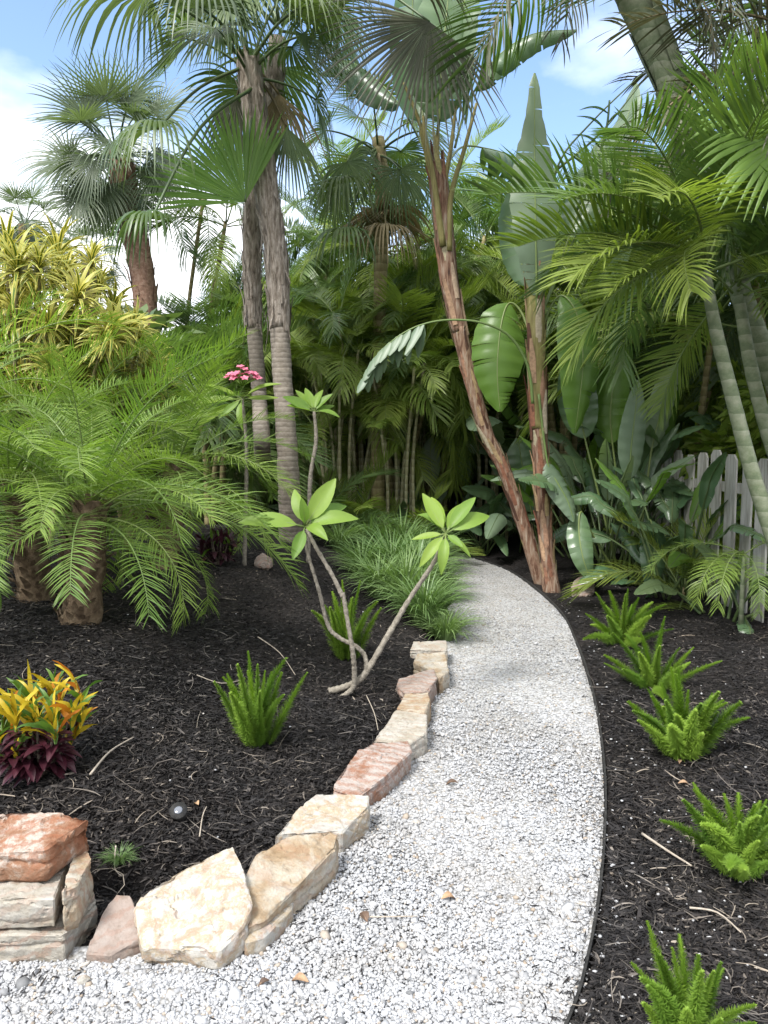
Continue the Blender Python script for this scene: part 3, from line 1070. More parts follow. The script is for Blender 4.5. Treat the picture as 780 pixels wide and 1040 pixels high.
def stone(label, poly, z1, kind, z0=-.04, flare=.02, rough=.012, name='border_stone', group='rough stones edging the raised bed', vein=.35, bevel=.007, cat='stone', zref=None, sub=5):
    """a rough block: top outline given by pixels (on the plane z1 or own heights)"""
    _sid[0] += 1
    sid = _sid[0]
    top = []
    for q in poly:
        z = q[2] if len(q) > 2 else z1
        if name == 'border_stone':
            z *= .86
        p = T(q[0], q[1], z)
        top.append(p)
    cen = sum(top, Vector()) / len(top)
    if name == 'border_stone':
        top = [cen + (p - cen) * 1.05 for p in top]
    # counter-clockwise
    area = sum(a.x * b.y - b.x * a.y for a, b in zip(top, top[1:] + top[:1]))
    if area < 0:
        top.reverse()
    bm = bmesh.new()
    base = Vector((cen.x, cen.y, max(z0, 0)))
    tv = [bm.verts.new(p - base) for p in top]
    bv = []
    for p in top:
        o = Vector((p.x - cen.x, p.y - cen.y, 0))
        q = p + o.normalized() * flare * .35 * rng.uniform(.0, 1.2)
        q.z = z0
        bv.append(bm.verts.new(q - base))
    bm.faces.new(tv)
    bm.faces.new(bv[::-1])
    k = len(tv)
    for i in range(k):
        j = (i + 1) % k
        bm.faces.new((tv[j], tv[i], bv[i], bv[j]))
    bmesh.ops.bevel(bm, geom=list(bm.edges), offset=bevel, segments=1, affect='EDGES', profile=.6)
    bmesh.ops.triangulate(bm, faces=bm.faces[:])
    for _ in range(sub + 1):
        es = [e for e in bm.edges if e.calc_length() > .014]
        if not es:
            break
        bmesh.ops.subdivide_edges(bm, edges=es, cuts=1, use_grid_fill=False)
        bmesh.ops.triangulate(bm, faces=[f for f in bm.faces if len(f.verts) > 3])
    bm.normal_update()
    bm.normal_update()
    off = Vector((sid * 3.7, sid * 1.3, sid * 2.1))
    for v in bm.verts:
        p = v.co + off
        d = rough * (1.1 * mnoise.noise(p * 5) + .28 * mnoise.noise(p * 42))
        # flaked facets: the height of the nearest cell, and split bedding planes
        pt = mnoise.voronoi(Vector((p.x, p.y, p.z * 2.2)) * 9 + mnoise.noise_vector(p * 14) * .25)
        d += rough * .40 * (mnoise.cell(pt[1][0] * 7) - .3)
        d -= rough * .7 * max(0, 1 - (pt[0][1] - pt[0][0]) / .07) * (mnoise.noise(p * 3) > .12)
        lay = (p.z + .014 * mnoise.noise(p * 5)) * 13
        d -= rough * .6 * max(0, 1 - abs(lay - round(lay)) / .12) * (1 - abs(v.normal.z))
        v.co += v.normal * (d - rough * .35)
    me = bpy.data.meshes.new(name)
    bm.to_mesh(me); bm.free()
    me.polygons.foreach_set('use_smooth', [True] * len(me.polygons))
    try:
        me.set_sharp_from_angle(angle=R(26))
    except Exception:
        pass
    me.materials.append(stone_mat('stone_' + kind, ST[kind], sid, veinamt=vein))
    o = link(name, me, None, base)
    tag(o, label, cat, group)
    return o


SG = 'stacked blocks of the stone pier'
stone('buff sandstone slab at the bottom of the stacked stone pier', [(-60, 950), (66, 948), (100, 905), (70, 880), (-60, 885)], .10, 'cream', -.03, .03, name='stacked_stone', group=SG)
stone('pale flat faced block in the middle of the stacked stone pier', [(-60, 913), (56, 912), (72, 872), (60, 862), (-60, 865)], .205, 'cream', .104, .0, .008, name='stacked_stone', group=SG, vein=.2)
stone('narrow brown upright stone wedged behind the middle block of the pier', [(62, 905), (80, 898), (97, 868), (84, 856), (72, 866)], .23, 'tan', .09, .015, .010, name='stacked_stone', group=SG)
stone('rust and white banded block on top of the stone pier', [(-60, 868, .30), (46, 862, .31), (94, 828, .335), (60, 824, .345), (-60, 824, .345)], .33, 'rust', .208, .0, .013, name='stacked_stone', group=SG, vein=.55)
stone('flat pinkish triangular slab between the stone pier and the large white stone', [(87, 966, .05), (104, 925, .09), (118, 908, .12), (133, 907, .13), (148, 946, .075), (146, 952, .06), (112, 968, .05)], .08, 'pink', -.04, .012, .008, vein=.2)
stone('largest white border stone with ochre patches and a pitted top', [(146, 958, .09), (139, 922, .12), (152, 902, .15), (190, 880, .19), (236, 860, .21), (246, 878, .20), (253, 918, .16), (246, 940, .12), (222, 962, .09)], .15, 'white', -.04, .02, .013, vein=.25)
stone('thin grey slab lying under the long tan border stone', [(250, 955), (249, 938), (292, 915), (300, 902), (296, 922), (268, 950)], .07, 'grey', -.04, .012, .007)
stone('long tan border stone with a pointed near end', [(253, 938, .11), (250, 893, .14), (261, 868, .17), (284, 851, .18), (333, 841, .18), (344, 846, .17), (340, 861, .15), (308, 893, .13), (272, 931, .11)], .15, 'tan', -.04, .006, .011, vein=.2)
stone('grey white border stone with an ochre back edge', [(280, 847, .12), (306, 820, .14), (321, 806, .15), (374, 807, .15), (373, 820, .13), (347, 845, .11), (335, 842, .12)], .14, 'grey', -.04, .012, .008, vein=.15)
stone('red and white streaked border stone', [(338, 799, .11), (342, 788, .13), (364, 764, .15), (378, 753, .15), (413, 752, .14), (417, 763, .13), (388, 790, .12), (365, 807, .11)], .13, 'red', -.04, .015, .012, vein=.4)
stone('pale cream border stone beyond the red streaked one', [(380, 750, .12), (402, 721, .14), (433, 725, .14), (433, 743, .13), (416, 755, .12)], .13, 'cream', -.04, .018, .009, vein=.15)
stone('small pale border stone with an orange face to the path', [(403, 718, .12), (410, 702, .14), (436, 701, .14), (437, 711, .13), (431, 725, .12)], .13, 'tan', -.04, .014, .009, vein=.3)
stone('pinkish border stone jutting back into the mulch', [(402, 696, .12), (405, 688, .14), (440, 679, .16), (444, 688, .15), (434, 701, .13), (412, 703, .12)], .14, 'pink', -.04, .014, .010)
stone('yellowish border stone just before the grassy clumps', [(420, 672, .14), (424, 664, .16), (452, 661, .16), (456, 680, .14), (446, 688, .13), (436, 680, .14)], .15, 'tan', -.04, .012, .009, vein=.1)
stone('farthest visible border stone half under the arching grass', [(417, 659, .15), (420, 651, .16), (453, 650, .16), (454, 660, .15)], .15, 'cream', -.04, .012, .009, vein=.2)
stone('pale rounded rock at the foot of the broad leaved clump', [(580, 594, .14), (584, 585, .16), (596, 583, .16), (604, 588, .15), (606, 596, .1), (595, 601, .08), (584, 600, .08)], .14, 'pink', -.02, .03, .02, name='garden_rock', group=None, cat='rock', bevel=.04)
stone('tiny grey green pebble at the foot of the stone pier', [(76, 995, .03), (79, 986, .035), (90, 985, .035), (93, 993, .03), (86, 999, .02)], .03, 'grey', -.01, .006, .004, name='small_rock', group=None, cat='rock', bevel=.01)
stone('half buried tan rock by the dark red shrub under the palms', [(158, 549), (162, 541), (172, 540), (178, 547), (170, 552)], .56, 'tan', .42, .03, .02, name='mulch_rock', group=None, cat='rock', bevel=.03)
stone('reddish rock in the mulch beside the ringed palm trunk', [(258, 568), (260, 562), (268, 560), (277, 563), (275, 569)], .53, 'pink', .42, .03, .02, name='mulch_rock', group=None, cat='rock', bevel=.03)

# ================================================================== plants
# ---- shared frond meshes
def lib(prefix, mats, specs, fn):
    return [fn(**s).mesh(prefix, mats) for s in specs]


ARE = []
for i in range(6):
    ARE.append(dict(L=1.0, n=58, ll=.34 + .03 * (i % 3), lw=.0115, arch=[.7, 1.0, 1.3, 1.6, .9, 1.9][i], droop=[.35, .55, .8, .9, .7, 1.1][i], v=[.45, .35, .25, .2, .4, .15][i], seed=i + 1, pet=.16, rr=.009))
LIB = {}
for nm, mat in (('areca', M['areca']), ('areca_lit', M['areca_lit']), ('areca_dark', M['areca_dark'])):
    LIB[nm] = lib('frond', [mat, M['rib']], ARE, feather)
LIB['date'] = lib('frond', [M['date'], M['rib']], [dict(L=1.0, n=66, ll=.18 + .015 * (i % 3), lw=.0062, arch=[.9, 1.15, 1.35, 1.6, 1.0, 1.8][i], droop=[.35, .5, .7, .6, .45, .9][i], v=.28, seed=20 + i, pet=.10, f0=.25, f1=.95, plum=.22, rr=.007, segs=3, tipmin=.4) for i in range(6)], feather)
LIB['dry'] = lib('frond', [M['greydry'], M['dry']], [dict(L=1.0, n=40, ll=.30, lw=.010, arch=[.9, 1.4, 1.8][i], droop=1.0, v=.1, seed=40 + i, pet=.12, rr=.009, plum=.3, gaps=.2) for i in range(3)], feather)
LIB['fan'] = lib('leaf', [M['fan'], M['ribdark']], [dict(petL=.8, Rr=.85, seed=60 + i, droop=[.35, .8, 1.3, 1.8, 1.1][i], petarch=[.3, .6, .8, 1.0, .5][i], spread=2.0, split=.40, nseg=40, bend=[.4, .6, .8, .9, .7][i]) for i in range(5)], fan_leaf)
LIB['sabal'] = lib('leaf', [M['sabal'], M['ribdark']], [dict(petL=.75, Rr=.85, seed=70 + i, droop=[.15, .35, .6, .9, .5][i], petarch=[.2, .5, .7, .9, .5][i], spread=2.3, split=.35, nseg=40, cup=.2, bend=.35) for i in range(5)], fan_leaf)
LIB['fandry'] = lib('leaf', [M['dry'], M['dry']], [dict(petL=.5, Rr=.75, seed=80 + i, droop=1.6, petarch=1.3, spread=1.6, split=.35, nseg=26, bend=.5) for i in range(2)], fan_leaf)


def crown(parent, pos, libname, n, L, el_lo, el_hi, seed, az0=None, azspan=None, wfan=False, name='frond', skip=None):
    """n leaves around a growing point, young ones upright, old ones low"""
    r = random.Random(seed)
    ms = LIB[libname]
    for i in range(n):
        az = (i * 2.39996 + r.uniform(-.25, .25)) if az0 is None else az0 + azspan * ((i + .5) / n - .5) + r.uniform(-.15, .15)
        if skip and skip(az):
            continue
        q = i / max(1, n - 1)
        e = el_hi + (el_lo - el_hi) * q + r.uniform(-.15, .15)
        k = min(len(ms) - 1, int(q * len(ms) * .999)) if r.random() < .6 else r.randrange(len(ms))
        o = link(name, ms[k], parent)
        place(o, Vector(pos) + Vector((math.cos(az), math.sin(az), 0)) * .03 - UP * q * .12, az, e, r.uniform(-.35, .35), L * r.uniform(.85, 1.12), parent)


def az_of(dx, dy):
    return math.atan2(dy, dx)


def frond_to(parent, libname, k, p, target, L, roll=0, lift=.5, name='frond'):
    """a leaf growing from p that ends up near target (lift = extra elevation that the arch takes back)"""
    d = Vector(target) - Vector(p)
    az = math.atan2(d.y, d.x)
    e = math.atan2(d.z, math.hypot(d.x, d.y)) + lift
    o = link(name, LIB[libname][k], parent)
    place(o, p, az, e, roll, L, parent)
    return o


def trunk(parent, pts, radii, mat, n=14, name='trunk', wob=.06, per=7, rings=0, seed=0):
    P = catmull(pts, per)
    rr = np.interp(np.linspace(0, 1, len(P)), np.linspace(0, 1, len(radii)), radii)
    if rings:
        # resample for ring steps
        P2 = []
        R2 = []
        tot = sum((P[i + 1] - P[i]).length for i in range(len(P) - 1))
        m = max(8, int(tot / rings * 3))
        cum = [0]
        for i in range(len(P) - 1):
            cum.append(cum[-1] + (P[i + 1] - P[i]).length)
        j = 0
        rs = random.Random(seed + 5)
        for i in range(m + 1):
            s = tot * i / m
            while j < len(P) - 2 and cum[j + 1] < s:
                j += 1
            k = (s - cum[j]) / max(1e-9, cum[j + 1] - cum[j])
            P2.append(P[j].lerp(P[j + 1], k))
            r0 = rr[j] * (1 - k) + rr[j + 1] * k
            R2.append(r0 * ((1.0, .992, 1.018)[i % 3] + rs.uniform(-.008, .012)))
        P, rr = P2, R2
    mb = MB()
    mb.tube(P, list(rr), n, 0, .5, True, wob, seed)
    return part(name, mb, [mat], parent)


def boots(mb, pts, r0, n, ln, wd, seed, out=.35, mi=0, down=False, t0=0, t1=1):
    """old leaf bases or bark strips clasping a trunk"""
    r = random.Random(seed)
    P = catmull(pts, 8)
    for i in range(n):
        t = t0 + (t1 - t0) * (i + r.random()) / n
        x = t * (len(P) - 1)
        k = min(int(x), len(P) - 2)
        c = P[k].lerp(P[k + 1], x - k)
        tg = (P[k + 1] - P[k]).normalized()
        a = i * 2.4 + r.uniform(-.3, .3)
        ref = tg.cross(Vector((0, 1, .01))).normalized()
        d = ref * math.cos(a) + tg.cross(ref) * math.sin(a)
        rad = r0 * r.uniform(.88, 1.0)
        p = c + d * rad
        ax = (-tg if down else tg)
        l = ln * r.uniform(.6, 1.3)
        q = [p - ax * l * .25, p + ax * l * .25 + d * out * l * .12, p + ax * l * .7 + d * out * l * (.35 + .4 * r.random())]
        sd = tg.cross(d).normalized()
        mb.strip(q, sd, [wd * .9, wd, wd * r.uniform(.15, .6)], mi, r.random(), pleat=d * .35)


# ------------------------------------------------------------------ tall fan palms by the bend
Y1 = 8.1
b = G(296, 548)
p1 = thing('fan_palm', 'tall fan palm with a pale ringed trunk shaggy near its top, behind the pink flower', 'palm tree', b, 'tall fan palms')
tp = [b - UP * .1, W(293, 480, Y1), W(288, 400, Y1), W(284, 330, Y1 + .05)]
trunk(p1, tp, [.145, .115, .102, .104], M['trunk_grey'], 16, rings=.09, wob=.09, seed=1)
tu = [W(284, 334, Y1 + .05), W(280, 260, Y1 + .1), W(270, 190, Y1 + .1), W(257, 100, Y1 + .1), W(252, 62, Y1 + .1)]
trunk(p1, tu, [.112, .122, .128, .13, .12], M['trunk_fibre'], 16, name='upper_trunk', wob=.12, seed=2)
mb = MB(); boots(mb, tu, .122, 80, .26, .026, 3, out=.25, down=False, t1=.95)
boots(mb, tu, .122, 40, .30, .016, 13, out=.3, down=True, t1=.9)
part('leaf_bases', mb, [M['trunk_fibre']], p1)
c1 = W(253, 66, Y1 + .1)
crown(p1, c1, 'fan', 9, 1.0, .1, 1.25, 5, name='leaf')


def fan_at(parent, base, hub, tip, facing, Rr, droop, seed, mat, nseg=40, spread=2.1, split=.5, cup=.1, petr=.016, sag=None, name='leaf', tipshort=.75, pmat=None):
    """one fan leaf given by stalk base, hub and the point its middle fingers head for"""
    mb = MB()
    base, hub, tip = Vector(base), Vector(hub), Vector(tip)
    mid = base.lerp(hub, .55) + UP * (sag if sag is not None else .08 * (hub - base).length)
    P = catmull([base, mid, hub], 6)
    mb.tube(P, [petr * (1.3 - .6 * i / (len(P) - 1)) for i in range(len(P))], 6, 1, .5)
    fan_blade(mb, hub, tip - hub, Vector(facing).normalized(), Rr, nseg, spread, split, droop, seed, cup)
    return part(name, mb, [mat, pmat or M['ribdark']], parent)


TOCAM = Vector((0, -1, .25))
# leaves of the near fan palm that the photo shows
fan_at(p1, c1, W(150, -8, 7.4), W(150, -8, 7.4) + Vector((-0.8, -0.4, 0.1)), (0.24, 0.12, 1), 1.15, 1.6, 101, M['sabal'], spread=2.0, split=0.35)
fan_at(p1, c1, W(205, 8, 7.3), W(205, 8, 7.3) + Vector((0.1, -1, 0.0)), (-0.03, 0.3, 1), 1.05, 2.0, 102, M['sabal'], spread=1.9, split=0.32)
fan_at(p1, c1, W(300, 10, 7.6), W(300, 10, 7.6) + Vector((0.8, -0.5, 0.0)), (-0.24, 0.15, 1), 1.0, 1.8, 103, M['fan'], spread=1.9, split=0.3)
fan_at(p1, W(256, 120, Y1), W(249, 205, 7.9), W(206, 138, 7.9), (.05, -1, .15), 1.0, .10, 104, M['fan_lit'], spread=1.12, split=.62, nseg=34, cup=.03)
fan_at(p1, c1, W(160, 131, 7.5), W(160, 131, 7.5) + Vector((-0.5, -0.8, -0.1)), (0.15, 0.24, 1), 0.95, 3.0, 105, M['fan'], spread=1.7, split=0.28, nseg=28)
fan_at(p1, W(256, 90, Y1), W(154, 222, 7.0), W(154, 222, 7.0) + Vector((-0.3, -0.9, 0.1)), (0.09, 0.27, 1), 0.78, 3.2, 106, M['fan'], spread=2.2, split=0.26, nseg=34, sag=.25)
fan_at(p1, c1, W(225, -30, 8.4), W(232, 40, 8.4), (0, -1, .4), 1.1, 1.2, 107, M['fan'], spread=1.5, split=.4)
for k, (hx, hy, tx, ty) in enumerate([(283, 95, 295, 190), (240, 100, 236, 190), (292, 130, 298, 215)]):
    fan_at(p1, c1, W(hx, hy, 8.35), W(tx, ty, 8.4), (.1, -1, .1), .85, 1.2, 110 + k, [M['dry'], M['greydry'], M['fan']][k], spread=.9, split=.35, nseg=22, cup=-.2, pmat=M['dry'])

Y2 = 8.9
b = G(268, 505)
p2 = thing('fan_palm', 'slightly slimmer fan palm with rough brown bark just behind the ringed fan palm', 'palm tree', b, 'tall fan palms')
tp = [b - UP * .1, W(267, 470, Y2), W(263, 400, Y2), W(258, 330, Y2)]
trunk(p2, tp, [.115, .09, .085, .09], M['trunk_grey'], 14, rings=.085, seed=4)
tu = [W(258, 334, Y2), W(256, 270, Y2), W(259, 200, Y2), W(276, 110, Y2 + .2), W(282, 40, Y2 + .3)]
trunk(p2, tu, [.092, .11, .115, .115, .10], M['trunk_fibre'], 14, name='upper_trunk', wob=.13, seed=6)
mb = MB(); boots(mb, tu, .11, 70, .26, .024, 8, out=.3, t1=.9); boots(mb, tu, .11, 36, .30, .015, 9, out=.35, down=True, t1=.9)
part('leaf_bases', mb, [M['trunk_fibre']], p2)
c2 = W(284, 20, Y2 + .3)
crown(p2, c2, 'fan', 9, 1.05, .0, 1.2, 12, name='leaf')
# big weathered leaf hanging in front of the sky
fan_at(p2, W(300, -30, 8.6), W(436, 22, 7.6), W(400, 90, 7.6), (.05, -1, .2), 1.25, .35, 121, M['greydry'], spread=1.45, split=.36, nseg=40, cup=.05)
fan_at(p2, W(300, -40, 8.6), W(350, 5, 8.0), W(350, 5, 8.0) + Vector((-0.9, -0.5, 0.1)), (0.27, 0.15, 1), 1.05, 1.8, 122, M['sabal'], spread=1.9, split=0.34, nseg=36)
fan_at(p2, W(320, -40, 8.6), W(400, -25, 7.4), W(400, -25, 7.4) + Vector((0.3, -1, 0.05)), (-0.09, 0.3, 1), 1.1, 2.0, 123, M['greydry'], spread=1.9, split=0.34, nseg=38)

Y3 = 10.2
b = G(384, 500)
b = Vector((W(384, 470, Y3).x, Y3, H(W(384, 470, Y3).x, Y3)))
p3 = thing('fan_palm', 'fan palm with hanging drooping leaves left of the leaning banana like tree', 'palm tree', b, 'tall fan palms')
tp = [b - UP * .1, W(384, 400, Y3), W(386, 300, Y3), W(388, 190, Y3), W(384, 140, Y3)]
trunk(p3, tp, [.10, .09, .085, .09, .08], M['stem_tan'], 12, rings=.1, seed=7)
c3 = W(384, 150, Y3)
crown(p3, c3, 'fan', 12, .9, -.5, 1.1, 15, name='leaf')
fan_at(p3, c3, W(348, 186, 9.6), W(348, 186, 9.6) + Vector((-0.5, -0.8, 0)), (0.15, 0.24, 1), 0.95, 3.0, 131, M['fan'], spread=1.9, split=0.28, nseg=32)
fan_at(p3, c3, W(352, 236, 9.4), W(352, 236, 9.4) + Vector((-0.3, -0.9, 0)), (0.09, 0.27, 1), 0.85, 3.0, 132, M['fan'], spread=1.9, split=0.28, nseg=30)
fan_at(p3, c3, W(392, 232, 9.6), W(392, 232, 9.6) + Vector((0.5, -0.9, 0)), (-0.15, 0.27, 1), 0.85, 3.2, 133, M['dry'], spread=1.7, split=0.28, nseg=26, pmat=M['dry'])
crown(p3, c3 - UP * .15, 'fandry', 5, 1.1, -1.2, -.7, 16, name='dead_leaf')

# ------------------------------------------------------------------ far palms on the left
Y4 = 12.5
b = Vector((W(152, 400, Y4).x, Y4, H(W(152, 400, Y4).x, Y4)))
p4 = thing('sabal_palm', 'cabbage palm with a curved reddish trunk and round crown against the left sky', 'palm tree', b)
tp = [b - UP * .1, W(154, 400, Y4), W(150, 330, Y4), W(143, 270, Y4), W(131, 215, Y4), W(122, 165, Y4)]
trunk(p4, tp, [.20, .19, .18, .19, .21, .20], M['trunk_sabal'], 14, wob=.10, seed=9)
mb = MB(); boots(mb, tp[2:], .20, 60, .26, .045, 18, out=.4)
part('leaf_bases', mb, [M['trunk_sabal']], p4)
c4 = W(119, 158, Y4)
crown(p4, c4, 'sabal', 24, .92, -.75, 1.3, 17, name='leaf')
for k, (hx, hy, tx, ty, dr) in enumerate([(70, 165, 20, 160, .5), (88, 120, 70, 70, .3), (160, 120, 190, 100, .6), (80, 200, 60, 240, .8), (165, 170, 190, 220, 1.0), (130, 105, 150, 60, .4), (105, 190, 95, 240, .9)]):
    fan_at(p4, c4, W(hx, hy, Y4 - .4), W(tx, ty, Y4 - .5), (-.1, -.9, .5), .88, dr, 140 + k, M['sabal'], spread=1.9, split=.34, nseg=36, cup=.2)
Y5 = 21
b = Vector((W(26, 400, Y5).x, Y5, 0))
b.z = H(b.x, b.y)
p5 = thing('sabal_palm', 'small far cabbage palm showing above the yellow striped shrub', 'palm tree', b)
trunk(p5, [b - UP * .1, W(26, 300, Y5), W(25, 228, Y5)], [.2, .17, .16], M['trunk_sabal'], 10, seed=3)
crown(p5, W(25, 228, Y5), 'sabal', 18, 1.0, -.6, 1.3, 19, name='leaf')
Y6 = 19
b = Vector((W(92, 400, Y6).x, Y6, 0)); b.z = H(b.x, b.y)
p6 = thing('sabal_palm', 'little distant cabbage palm left of the curved reddish trunk', 'palm tree', b)
trunk(p6, [b - UP * .1, W(90, 300, Y6), W(90, 262, Y6)], [.18, .15, .14], M['trunk_sabal'], 10, seed=3)
crown(p6, W(90, 262, Y6), 'sabal', 16, .8, -.6, 1.3, 29, name='leaf')

# ------------------------------------------------------------------ pygmy date palms
def date_palm(bx, by, cx, cy, Y, n, L, label, seed, targets=(), el=(-.06, 1.3)):
    b = G(bx, by) if by else Vector((W(bx, 450, Y).x, Y, H(W(bx, 450, Y).x, Y)))
    Y = b.y if by else Y
    t = thing('pygmy_date_palm', label, 'palm', b, 'feathery dwarf date palms')
    c = W(cx, cy, Y)
    trunk(t, [b - UP * .08, b.lerp(c, .5) + Vector((.03, 0, 0)), c], [.115, .095, .09], M['boots'], 14, wob=.2, seed=seed)
    mb = MB(); boots(mb, [b, b.lerp(c, .5), c], .098, 120, .10, .022, seed, out=1.2)
    part('leaf_bases', mb, [M['boots']], t)
    crown(t, c, 'date', n, L, el[0], el[1], seed)
    for k, (px, py, dy, ll) in enumerate(targets):
        frond_to(t, 'date', [2, 3, 1, 4][k % 4], c, W(px, py, Y + dy), ll, roll=rng.uniform(-.3, .3), lift=.75)
    return t


date_palm(78, 632, 92, 508, None, 32, 1.08, 'dwarf date palm with stout brown trunk and fronds arching over the mulch', 201,
          [(245, 590, -.3, 1.3), (205, 570, -.6, 1.1), (262, 640, .2, 1.4)])
date_palm(38, 610, 12, 490, None, 28, 1.12, 'dwarf date palm at the left edge, its trunk partly behind the stout one', 202,
          [(40, 520, -.6, 1.1), (-20, 600, -.5, 1.0)])
date_palm(160, None, 178, 470, 6.2, 28, 1.15, 'dwarf date palm farther back whose fronds reach under the pink flower', 203,
          [(250, 520, -.4, 1.25)])
date_palm(70, None, 75, 440, 6.0, 22, 1.05, 'dwarf date palm with bright upright fronds below the yellow striped shrub', 204, [], (-.1, 1.3))
date_palm(-60, None, -50, 430, 5.4, 18, 1.1, 'dwarf date palm mostly outside the left edge with fronds reaching in', 205, [(60, 390, 0, 1.5), (40, 440, -.3, 1.5), (50, 480, -.4, 1.5)], (-.2, 1.2))

# ------------------------------------------------------------------ yellow striped dracaena
def rosette_mesh(seed, n=46, L=.30):
    r = random.Random(seed)
    mb = MB()
    for i in range(n):
        az = i * 2.4 + r.uniform(-.2, .2)
        e = 1.45 - 1.75 * (i / n) ** .9 + r.uniform(-.1, .1)
        o = Vector((math.cos(az), math.sin(az), 0))
        l = L * r.uniform(.75, 1.1)
        p = Vector((0, 0, .06 * (1 - i / n)))
        pts = [p]
        K = 6
        for k in range(K):
            a = e - 1.35 * (k / K) ** 1.3
            p = p + (o * math.cos(a) + UP * math.sin(a)) * l / K
            pts.append(p)
        sd = Vector((-o.y, o.x, 0))
        wd = [.011, .0155, .017, .016, .013, .008, .001]
        var = r.random()
        up = Vector((0, 0, 1))
        # a yellow blade with a narrow green stripe lying 2 mm above it
        mb.strip(pts, sd, wd, 0, var, pleat=up * .2)
        mb.strip([q + up * .0025 + o * .0006 for q in pts[:-1]], sd, [x * .42 for x in wd[:-1]], 1, var)
    return mb.mesh('rosette', [M['dra_yellow'], M['dra_green']])


ROS = [rosette_mesh(s, n, L) for s, n, L in ((1, 54, .40), (2, 48, .36), (3, 60, .43))]


def dracaena(base, heads, label, seed):
    r = random.Random(seed)
    t = thing('striped_dracaena', label, 'shrub', base, 'yellow striped dracaena shrubs')
    mb = MB()
    hub = Vector(base) + UP * .9
    for (px, py, Y) in heads:
        py = max(py, 268 - .12 * px)
        p = W(px, py, Y)
        m = hub.lerp(p, .5) + Vector((r.uniform(-.1, .1), r.uniform(-.1, .1), -.12))
        P = catmull([base, hub + Vector((r.uniform(-.15, .15), r.uniform(-.15, .15), 0)), m, p], 5)
        mb.tube(P, [.028 - .016 * i / (len(P) - 1) for i in range(len(P))], 6)
        o = link('rosette', r.choice(ROS), t)
        place(o, p, r.uniform(0, 6.28), 0, r.uniform(-.3, .3), r.uniform(.85, 1.2), t)
        d = (p - m).normalized()
        q = Vector((d.x, d.y, max(d.z, .5))).normalized()
        o.matrix_local = Matrix.Translation(p - Vector(t.location)) @ q.to_track_quat('Z', 'Y').to_matrix().to_4x4() @ Matrix.Rotation(r.uniform(0, 6.28), 4, 'Z') @ Matrix.Scale(r.uniform(.72, 1.02), 4)
    part('stems', mb, [M['stem_tan']], t)


def gp(px, Y):
    p = W(px, 450, Y)
    return Vector((p.x, Y, H(p.x, Y)))


hd = [(18, 258), (8, 240), (58, 243), (92, 250), (66, 262), (78, 285), (36, 285), (100, 272), (20, 305), (5, 282), (48, 312), (82, 312), (112, 296), (66, 332), (30, 335), (104, 330), (-8, 320), (-12, 265), (128, 318), (10, 355), (50, 352), (88, 352), (25, 270), (70, 300), (55, 270), (110, 318), (-5, 345), (30, 370), (72, 370), (5, 385), (40, 255), (85, 335)]
dracaena(gp(45, 6.9), [(x, y + 22, 6.6 + .5 * ((i * 7) % 5 - 2) / 2) for i, (x, y) in enumerate(hd)], 'large yellow striped dracaena with leaning rosettes before the left sky', 31)
hd = [(140, 352), (125, 372), (150, 382), (160, 398), (112, 390), (100, 375), (135, 400), (75, 385), (58, 378), (120, 340), (88, 400), (110, 410), (35, 392), (145, 415), (15, 400)]
dracaena(gp(128, 7.0), [(x, y, 6.8 + .3 * ((i * 3) % 5 - 2) / 2) for i, (x, y) in enumerate(hd)], 'lower yellow striped dracaena to the right of the large one, above the date fronds', 32)

# ------------------------------------------------------------------ crotons
def croton(base, top, n, ln, label, seed, up_mats, low_frac=.45, spread=.25, wd=.011, lowln=.13, twist=1.0):
    r = random.Random(seed)
    t = thing('croton_bush', label, 'croton', base, 'colourful croton bushes')
    base = Vector(base); hgt = top
    st = MB()
    heads = []
    for i in range(22):
        a = i * 2.4
        q = base + Vector((math.cos(a), math.sin(a), 0)) * spread * math.sqrt((i + .5) / 22) * r.uniform(.8, 1.1) + UP * hgt * r.uniform(.45, 1.1)
        st.tube(catmull([base, base.lerp(q, .5) + Vector((0, 0, -.03)), q], 4), [.009, .009, .008, .008, .007, .006, .005, .004, .004], 5)
        heads.append(q)
    part('stems', st, [M['shrub_wood']], t)
    mbu = MB(); mbl = MB()
    for i in range(n):
        h = heads[i % 22]
        low = r.random() < low_frac
        az = r.uniform(0, 6.28)
        o = Vector((math.cos(az), math.sin(az), 0))
        if low:
            p = base.lerp(h, r.uniform(.2, .78))
            e = r.uniform(-.5, .5); l = lowln * r.uniform(.7, 1.3)
            d = o * math.cos(e) + UP * math.sin(e)
            oval_leaf(mbl, p, p + d * l, l * .15, (UP * 1.0 - d * .3 + o * .2).normalized(), 0, 1, .12)
        else:
            p = h - UP * r.uniform(0, .07)
            e = r.uniform(.75, 1.55); l = ln * r.uniform(.65, 1.15)
            pts = [p]; K = 7; sides = []
            tw = r.uniform(-3.4, 3.4) * twist
            for k in range(K):
                a = e - 1.1 * (k / K) ** 1.4 + .12 * math.sin(k * 2 + i)
                d = o * math.cos(a) + UP * math.sin(a)
                pts.append(pts[-1] + d * l / K)
                s0 = Vector((-o.y, o.x, 0)); n0 = s0.cross(d)
                b_ = tw * k / K
                sides.append(s0 * math.cos(b_) + n0 * math.sin(b_))
            sides.append(sides[-1])
            mi = r.choices([0, 1, 2], weights=[.55, .15, .30])[0]
            mbu.strip(pts, sides, [wd * x for x in (.4, .9, 1, 1, .9, .75, .5, .08)], mi, r.random())
    part('foliage', mbu, up_mats, t)
    part('lower_foliage', mbl, [M['croton_r'], M['croton_r']], t, label='dark red lower leaves')


